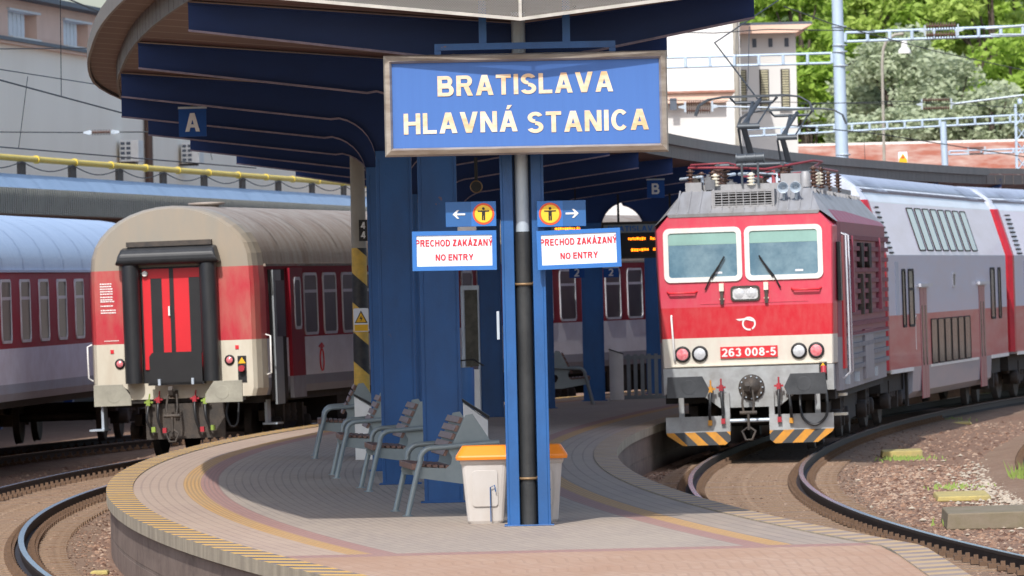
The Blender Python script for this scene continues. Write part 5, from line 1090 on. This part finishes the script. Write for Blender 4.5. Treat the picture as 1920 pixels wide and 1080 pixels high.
# ------------------------------------------------------------------ overhead line equipment
def arm(b, pA, pB, gap, n, r=.04):
    pA = Vector(pA); pB = Vector(pB); u = Vector((0, 0, gap)); b.tube([pA, pB], r, 6); b.tube([pA + u, pB + u], r, 6)
    for k in range(n + 1): q = pA.lerp(pB, k / n); b.tube([q, q + u], r * 1.6, 4)
def ins_pair(parent, c, w_, sep, m='insul', r=.055, nd=11):
    for s in ((-1, 1) if sep else (0,)):
        b = MB(); prof = []
        for k in range(nd): h = w_ * k / nd; prof += [(r * .3, h), (r * 1.15, h + w_ / nd * .3), (r * 1.15, h + w_ / nd * .5), (r * .3, h + w_ / nd * .6)]
        b.lathe(prof, (c[0] - w_ / 2, c[1], c[2] + s * sep), 'x', 12); b.build('insulator', M[m], parent)
    for s in (-1, 1):
        x = c[0] + s * (w_ / 2 + .03); b = MB(); b.box(x - .02, x + .02, c[1] - .03, c[1] + .03, c[2] - sep - .03, c[2] + sep + .03); b.prism([(x, c[2] - .05), (x + s * .14, c[2] - .015), (x + s * .14, c[2] + .015), (x, c[2] + .05)], 'y', c[1] - .02, c[1] + .02); b.build('yoke', M['galv'], parent)
d = 190; px = P(1575, 300, d); t = thing('catenary_mast', 'tall pale blue tubular mast carrying gantry arms in front of the trees', 'mast', (px.x, d, 0)); rel = lambda a, b_, dd=d: P(a, b_, dd) - Vector((px.x, d, 0))
q0 = rel(1583, 420); q1 = rel(1569, -20); MB().tube([(q0.x, 0, -.7), (q0.x, 0, q0.z), (q1.x, 0, q1.z)], [.17, .17, .135], 18).build('shaft', M['mast'], t)
b = MB()
for py in (50, 85, 97, 123, 290): q = rel(1572 + py * .03, py); b.tube([(q.x + .17 * math.cos(a), .17 * math.sin(a), q.z) for a in [2 * PI * k / 16 for k in range(16)]], .02, 6, closed=True)
b.build('band', M['galv'], t)
b = MB(); a_ = rel(1585, 78); c_ = rel(1960, 64); arm(b, a_, c_, .22, 9, .035); b.build('gantry_arm', M['mast'], t); b = MB(); a_ = rel(1560, 118); c_ = rel(1240, 127); arm(b, a_, c_, .24, 7, .032); b.build('gantry_arm', M['mast'], t)
ins_pair(t, rel(1763, 58) + Vector((0, -.5, 0)), .75, .11, r=.075)
b = MB(); b.tube([rel(1845, 55) + Vector((0, -.5, 0)), rel(1960, 45) + Vector((0, -.5, 0))], .03, 6); b.tube([rel(1855, 66) + Vector((0, -.5, 0)), rel(1960, 66) + Vector((0, -.5, 0))], .025, 6); b.build('stay_tube', M['galv'], t)
d = 222; px = P(1771, 300, d); t = thing('short_catenary_mast', 'short white mast under the far gantry beam left of the lattice tower', 'mast', (px.x, d, 0)); rel = lambda a, b_, dd=d: P(a, b_, dd) - Vector((px.x, d, 0))
q0 = rel(1773, 330); q1 = rel(1768, 228); MB().tube([(q0.x, 0, -.7), (q0.x, 0, q0.z), (q1.x, 0, q1.z)], .095, 14).build('shaft', M['mast'], t)
b = MB(); arm(b, rel(1400, 256), rel(1960, 226), .2, 17, .03); b.build('gantry_beam', M['mast'], t); ins_pair(t, rel(1830, 283) + Vector((0, -.3, 0)), .42, .08, r=.04); b = MB(); arm(b, rel(1780, 290), rel(1960, 284), .1, 3, .025); b.build('lower_arm', M['mast'], t)
d = 205; c = P(1756, 195, d); t = thing('strain_insulator', 'pair of brown strain insulators hanging on a wire in front of the grey green trees', 'insulator', c); ins_pair(t, (0, 0, 0), .72, .11)
MB().tube([(-8, 0, .3), (-.5, 0, 0)], .01, 5).build('wire', M['wire'], t); MB().tube([(.5, 0, 0), (4, -.2, .35)], .03, 5).build('stay_tube', M['galv'], t)
d = 150; c = P(190, 248, d); t = thing('strain_insulator', 'brown strain insulator on the wire in front of the cream wall at left', 'insulator', c); ins_pair(t, (0, 0, 0), .36, 0, r=.05, nd=12)
MB().tube([(-6, 0, .17), (-.25, 0, 0)], .012, 5).build('wire', M['wire'], t); MB().tube([(.25, 0, 0), (3, 0, -.06)], .012, 5).build('wire', M['wire'], t)
d = 160; c = P(1310, 200, d); t = thing('strain_insulator', 'brown strain insulator beside the pantograph heads', 'insulator', c); ins_pair(t, (0, 0, 0), .5, .08, r=.06)
MB().tube([(.3, 0, 0), (2.6, 0, -.1)], .02, 5).build('stay_tube', M['galv'], t)
# lattice tower far right
d = 215; px = P(1912, 300, d); t = thing('lattice_tower', 'grey steel lattice mast cut by the right picture edge', 'mast', (px.x, d, 0)); b = MB()
for x in (-.1, .22):
    for y in (0, .3): b.box(x, x + .05, y, y + .05, -.7, 6.9)
for k in range(16): z = k * .42; b.tube([(-.08, 0, z), (.25, 0, z + .42)], .02, 5); b.tube([(.25, .3, z), (-.08, .3, z + .42)], .02, 5)
b.build('lattice', M['mast'], t); MB().lathe([(.06, 0), (.08, .1), (.03, .15)], (.05, .1, 6.9)).build('cap', M['mast'], t)
# lamp post
d = 230; px = P(1658, 300, d); t = thing('street_lamp', 'slim lamp post with an arched arm and bell shaped shade in front of the trees', 'street lamp', (px.x, d, 0)); rel = lambda a, b_: P(a, b_, d) - Vector((px.x, d, 0))
b = MB(); b.tube([(0, 0, -.7), rel(1658, 306), rel(1654, 120), rel(1656, 92), rel(1663, 74), rel(1678, 65), rel(1694, 63)], .045, 10); b.build('post', M['conc'], t)
q = rel(1696, 100); MB().lathe([(.19, 0), (.18, .1), (.09, .2), (.08, .4), (.05, .45)], (q.x, 0, q.z), 'z', 18).build('lamp_shade', M['white'], t)
p = P(1693, 297, 186); t = thing('warning_sign', 'small yellow warning triangle sign sticking up above the canopy edge', 'sign', p); MB().prism(rrect(-.11, .11, -.16, .16, .03), 'y', 0, .02).build('plate', M['signwhite'], t); b = MB(); b.box(-.1, .1, -.004, 0, -.15, -.02, 0); b.prism([(-.09, -.02), (.09, -.02), (0, .12)], 'y', -.004, 0, 0); b.prism([(-.05, -.0), (.05, -.0), (0, .08)], 'y', -.007, -.004, 1); b.build('symbol', [M['caution'], M['orange']], t); MB().tube([(0, .03, -.14), (0, .03, -.9)], .02, 6).build('post', M['galv'], t)
# wires
def wire(pts, r, label, droppers=None, name='overhead_wire'):
    pts = [P(*q) for q in pts]; t = thing(name, label, 'wire', pts[0]); o = pts[0]; MB().tube([q - o for q in pts], r, 5).build('strand', M['wire'], t)
    for a_, c_ in droppers or []: a_ = P(*a_) - o; c_ = P(*c_) - o; MB().tube([a_, c_], r * .6, 4).build('dropper', M['wire'], t)
wire([(-60, 132, 118), (0, 150, 122), (230, 212, 134), (330, 238, 142)], .014, 'heavier contact wire sloping down toward the canopy at far left', [((52, 143, 124), (35, 278, 124)), ((113, -10, 126), (115, 181, 128))])
wire([(-60, 123, 118), (0, 130, 120), (205, 162, 135)], .009, 'thin messenger wire above the sloping contact wire at far left')
wire([(-40, 92, 150), (180, 90, 160)], .012, 'thin level wire just below the peach storey at far left')
wire([(-40, 272, 140), (200, 292, 150), (480, 315, 165)], .013, 'long thin wire above the yellow gas pipe', [((398, 300, 158), (390, 265, 158))])
wire([(128, -2, 140), (215, 34, 150)], .015, 'short dark wire crossing the top left window')
wire([(1460, 0, 150), (1340, 80, 128), (1420, 185, 122)], .013, 'dark wire dropping toward the front pantograph head', [((1380, 55, 140), (1380, 130, 130)), ((1405, 50, 140), (1402, 170, 125))])
wire([(1470, 12, 160), (1560, 45, 175), (1750, 95, 200), (1960, 140, 225)], .014, 'sagging dark wire crossing in front of the trees below the upper arm')
wire([(1240, 60, 165), (1340, 62, 165), (1440, 55, 165), (1640, 58, 165)], .012, 'thin wire crossing just under the villa eave')
wire([(1480, 235, 170), (1640, 250, 185), (1800, 275, 200), (1960, 300, 215)], .014, 'wire sagging across the rusty tin roof', [((1620, 255, 185), (1622, 300, 185))])
wire([(1500, 195, 170), (1700, 190, 190), (1960, 205, 210)], .01, 'thin wire crossing the middle of the grey green trees')
# grey fence behind the platform
p = gp(1170, 742, 0); t = thing('slat_fence', 'grey vertical slat fence beyond the platform beside the locomotive', 'fence', (p.x, 146, 0)); b = MB()
for k in range(9): b.box(k * .13, k * .13 + .07, 0, .03, -.3, .85)
b.box(-.05, 1.2, .03, .06, .75, .82); b.box(-.05, 1.2, .03, .06, .0, .07); b.build('slats', M['rivet'], t)
# ------------------------------------------------------------------ hill and trees
hb_ = MB(); xs = frange(-4, 44, 6); secs = [[(x, y, z + 2.5 * math.sin(x * .05 + y * .02)) for x in xs] for y, z in ((300, -4), (330, 2), (370, 10), (430, 24), (520, 40))]
hb_.loft(secs, 0, caps=False, closed=False, smooth=True); hb_.build('hillside', M['hill'], kind='structure')
def tree(px, py, d, rw, rh, label, leaf, n, lsz):
    c = P(px, py, d); r = random.Random(int(px * 7 + py)); base = max(-.7, (d - 330) * .2); t = thing('broadleaf_tree', label, 'tree', (c.x, d, base), group='trees on the hillside'); cz = c.z - base
    b = MB(); b.tube([(0, 0, 0), (.2, 0, cz * .4), (.1, .1, cz * .8), (0, 0, cz + rh * .4)], [.3, .24, .16, .06], 8)
    cl = []
    for k in range(int(26 + rw * 6)):
        u = Vector((r.gauss(0, 1), r.gauss(0, 1), r.gauss(0, 1))).normalized() * r.uniform(.35, 1) ** .6; p_ = Vector((u.x * rw, u.y * rw * .8, cz + u.z * rh)); cl.append((p_, r.uniform(.45, .95)))
        if k < 12: b.tube([(0, 0, cz * .55 + r.uniform(0, rh * .6)), p_ * .5 + Vector((0, 0, cz * .42)), p_], [.09, .06, .02], 5)
    b.build('trunk', M['bark'], t)
    cr_ = MB(); vs = []; fs = []
    for p_, s in cl:
        for i in range(n):
            u = Vector((r.gauss(0, 1), r.gauss(0, 1), r.gauss(0, .8))); u = u.normalized() * s * r.uniform(.5, 1.05); q = p_ + Vector((u.x, u.y, u.z * .7))
            a_ = Vector((r.gauss(0, 1), r.gauss(0, 1), r.gauss(0, .6))).normalized(); b2 = a_.cross(Vector((r.gauss(0, 1), r.gauss(0, 1), r.gauss(0, 1)))).normalized(); l_ = lsz * r.uniform(.6, 1.3)
            k = len(vs); vs += [q - a_ * l_, q + b2 * l_ * .45, q + a_ * l_, q - b2 * l_ * .45]; fs.append((k, k + 1, k + 2, k + 3))
    me = bpy.data.meshes.new('crown'); me.from_pydata([tuple(v) for v in vs], [], fs); me.materials.append(leaf); inst('crown', me, t)
TL = [(1905, -5, 338, 2.4, 2.4, 'shaded tree filling the very top right corner behind the others', 'leaf'), (1500, 60, 322, 2.2, 2.6, 'bright green tree just right of the villa roof', 'leaf'), (1520, 190, 316, 1.9, 2.4, 'bright green tree between the villa wall and the pale blue mast', 'leaf'),
      (1620, 20, 330, 2.4, 2.2, 'green tree behind the lamp post top', 'leaf3'), (1740, 10, 336, 2.4, 2.0, 'green tree behind the upper pair of insulators', 'leaf'), (1860, 40, 328, 2.6, 2.6, 'big bright green tree in the top right corner', 'leaf3'),
      (1700, 150, 308, 2.0, 2.2, 'grey green olive toned tree right of the lamp post', 'leaf2'), (1780, 190, 306, 2.2, 2.0, 'grey green tree above the short white mast', 'leaf2'), (1620, 215, 310, 1.6, 1.6, 'small grey green tree left of the lamp post', 'leaf2'),
      (1895, 165, 312, 2.0, 2.2, 'light green tree behind the lattice tower', 'leaf'), (1860, 235, 304, 2.0, 1.3, 'low grey green bush above the rusty roof at right', 'leaf2'), (1580, 110, 340, 2.8, 3.2, 'tall shaded tree behind the pale blue mast', 'leaf'), (1690, 245, 304, 2.6, .9, 'low hedge like tree just above the rusty roof', 'leaf2'), (1800, 100, 345, 3.2, 3.0, 'tall green tree at the back of the hillside', 'leaf3')]
for px, py, d, rw, rh, lb, lf_ in TL: tree(px, py, d, rw, rh, lb, M[lf_], 130, .2 if lf_ != 'leaf2' else .16)
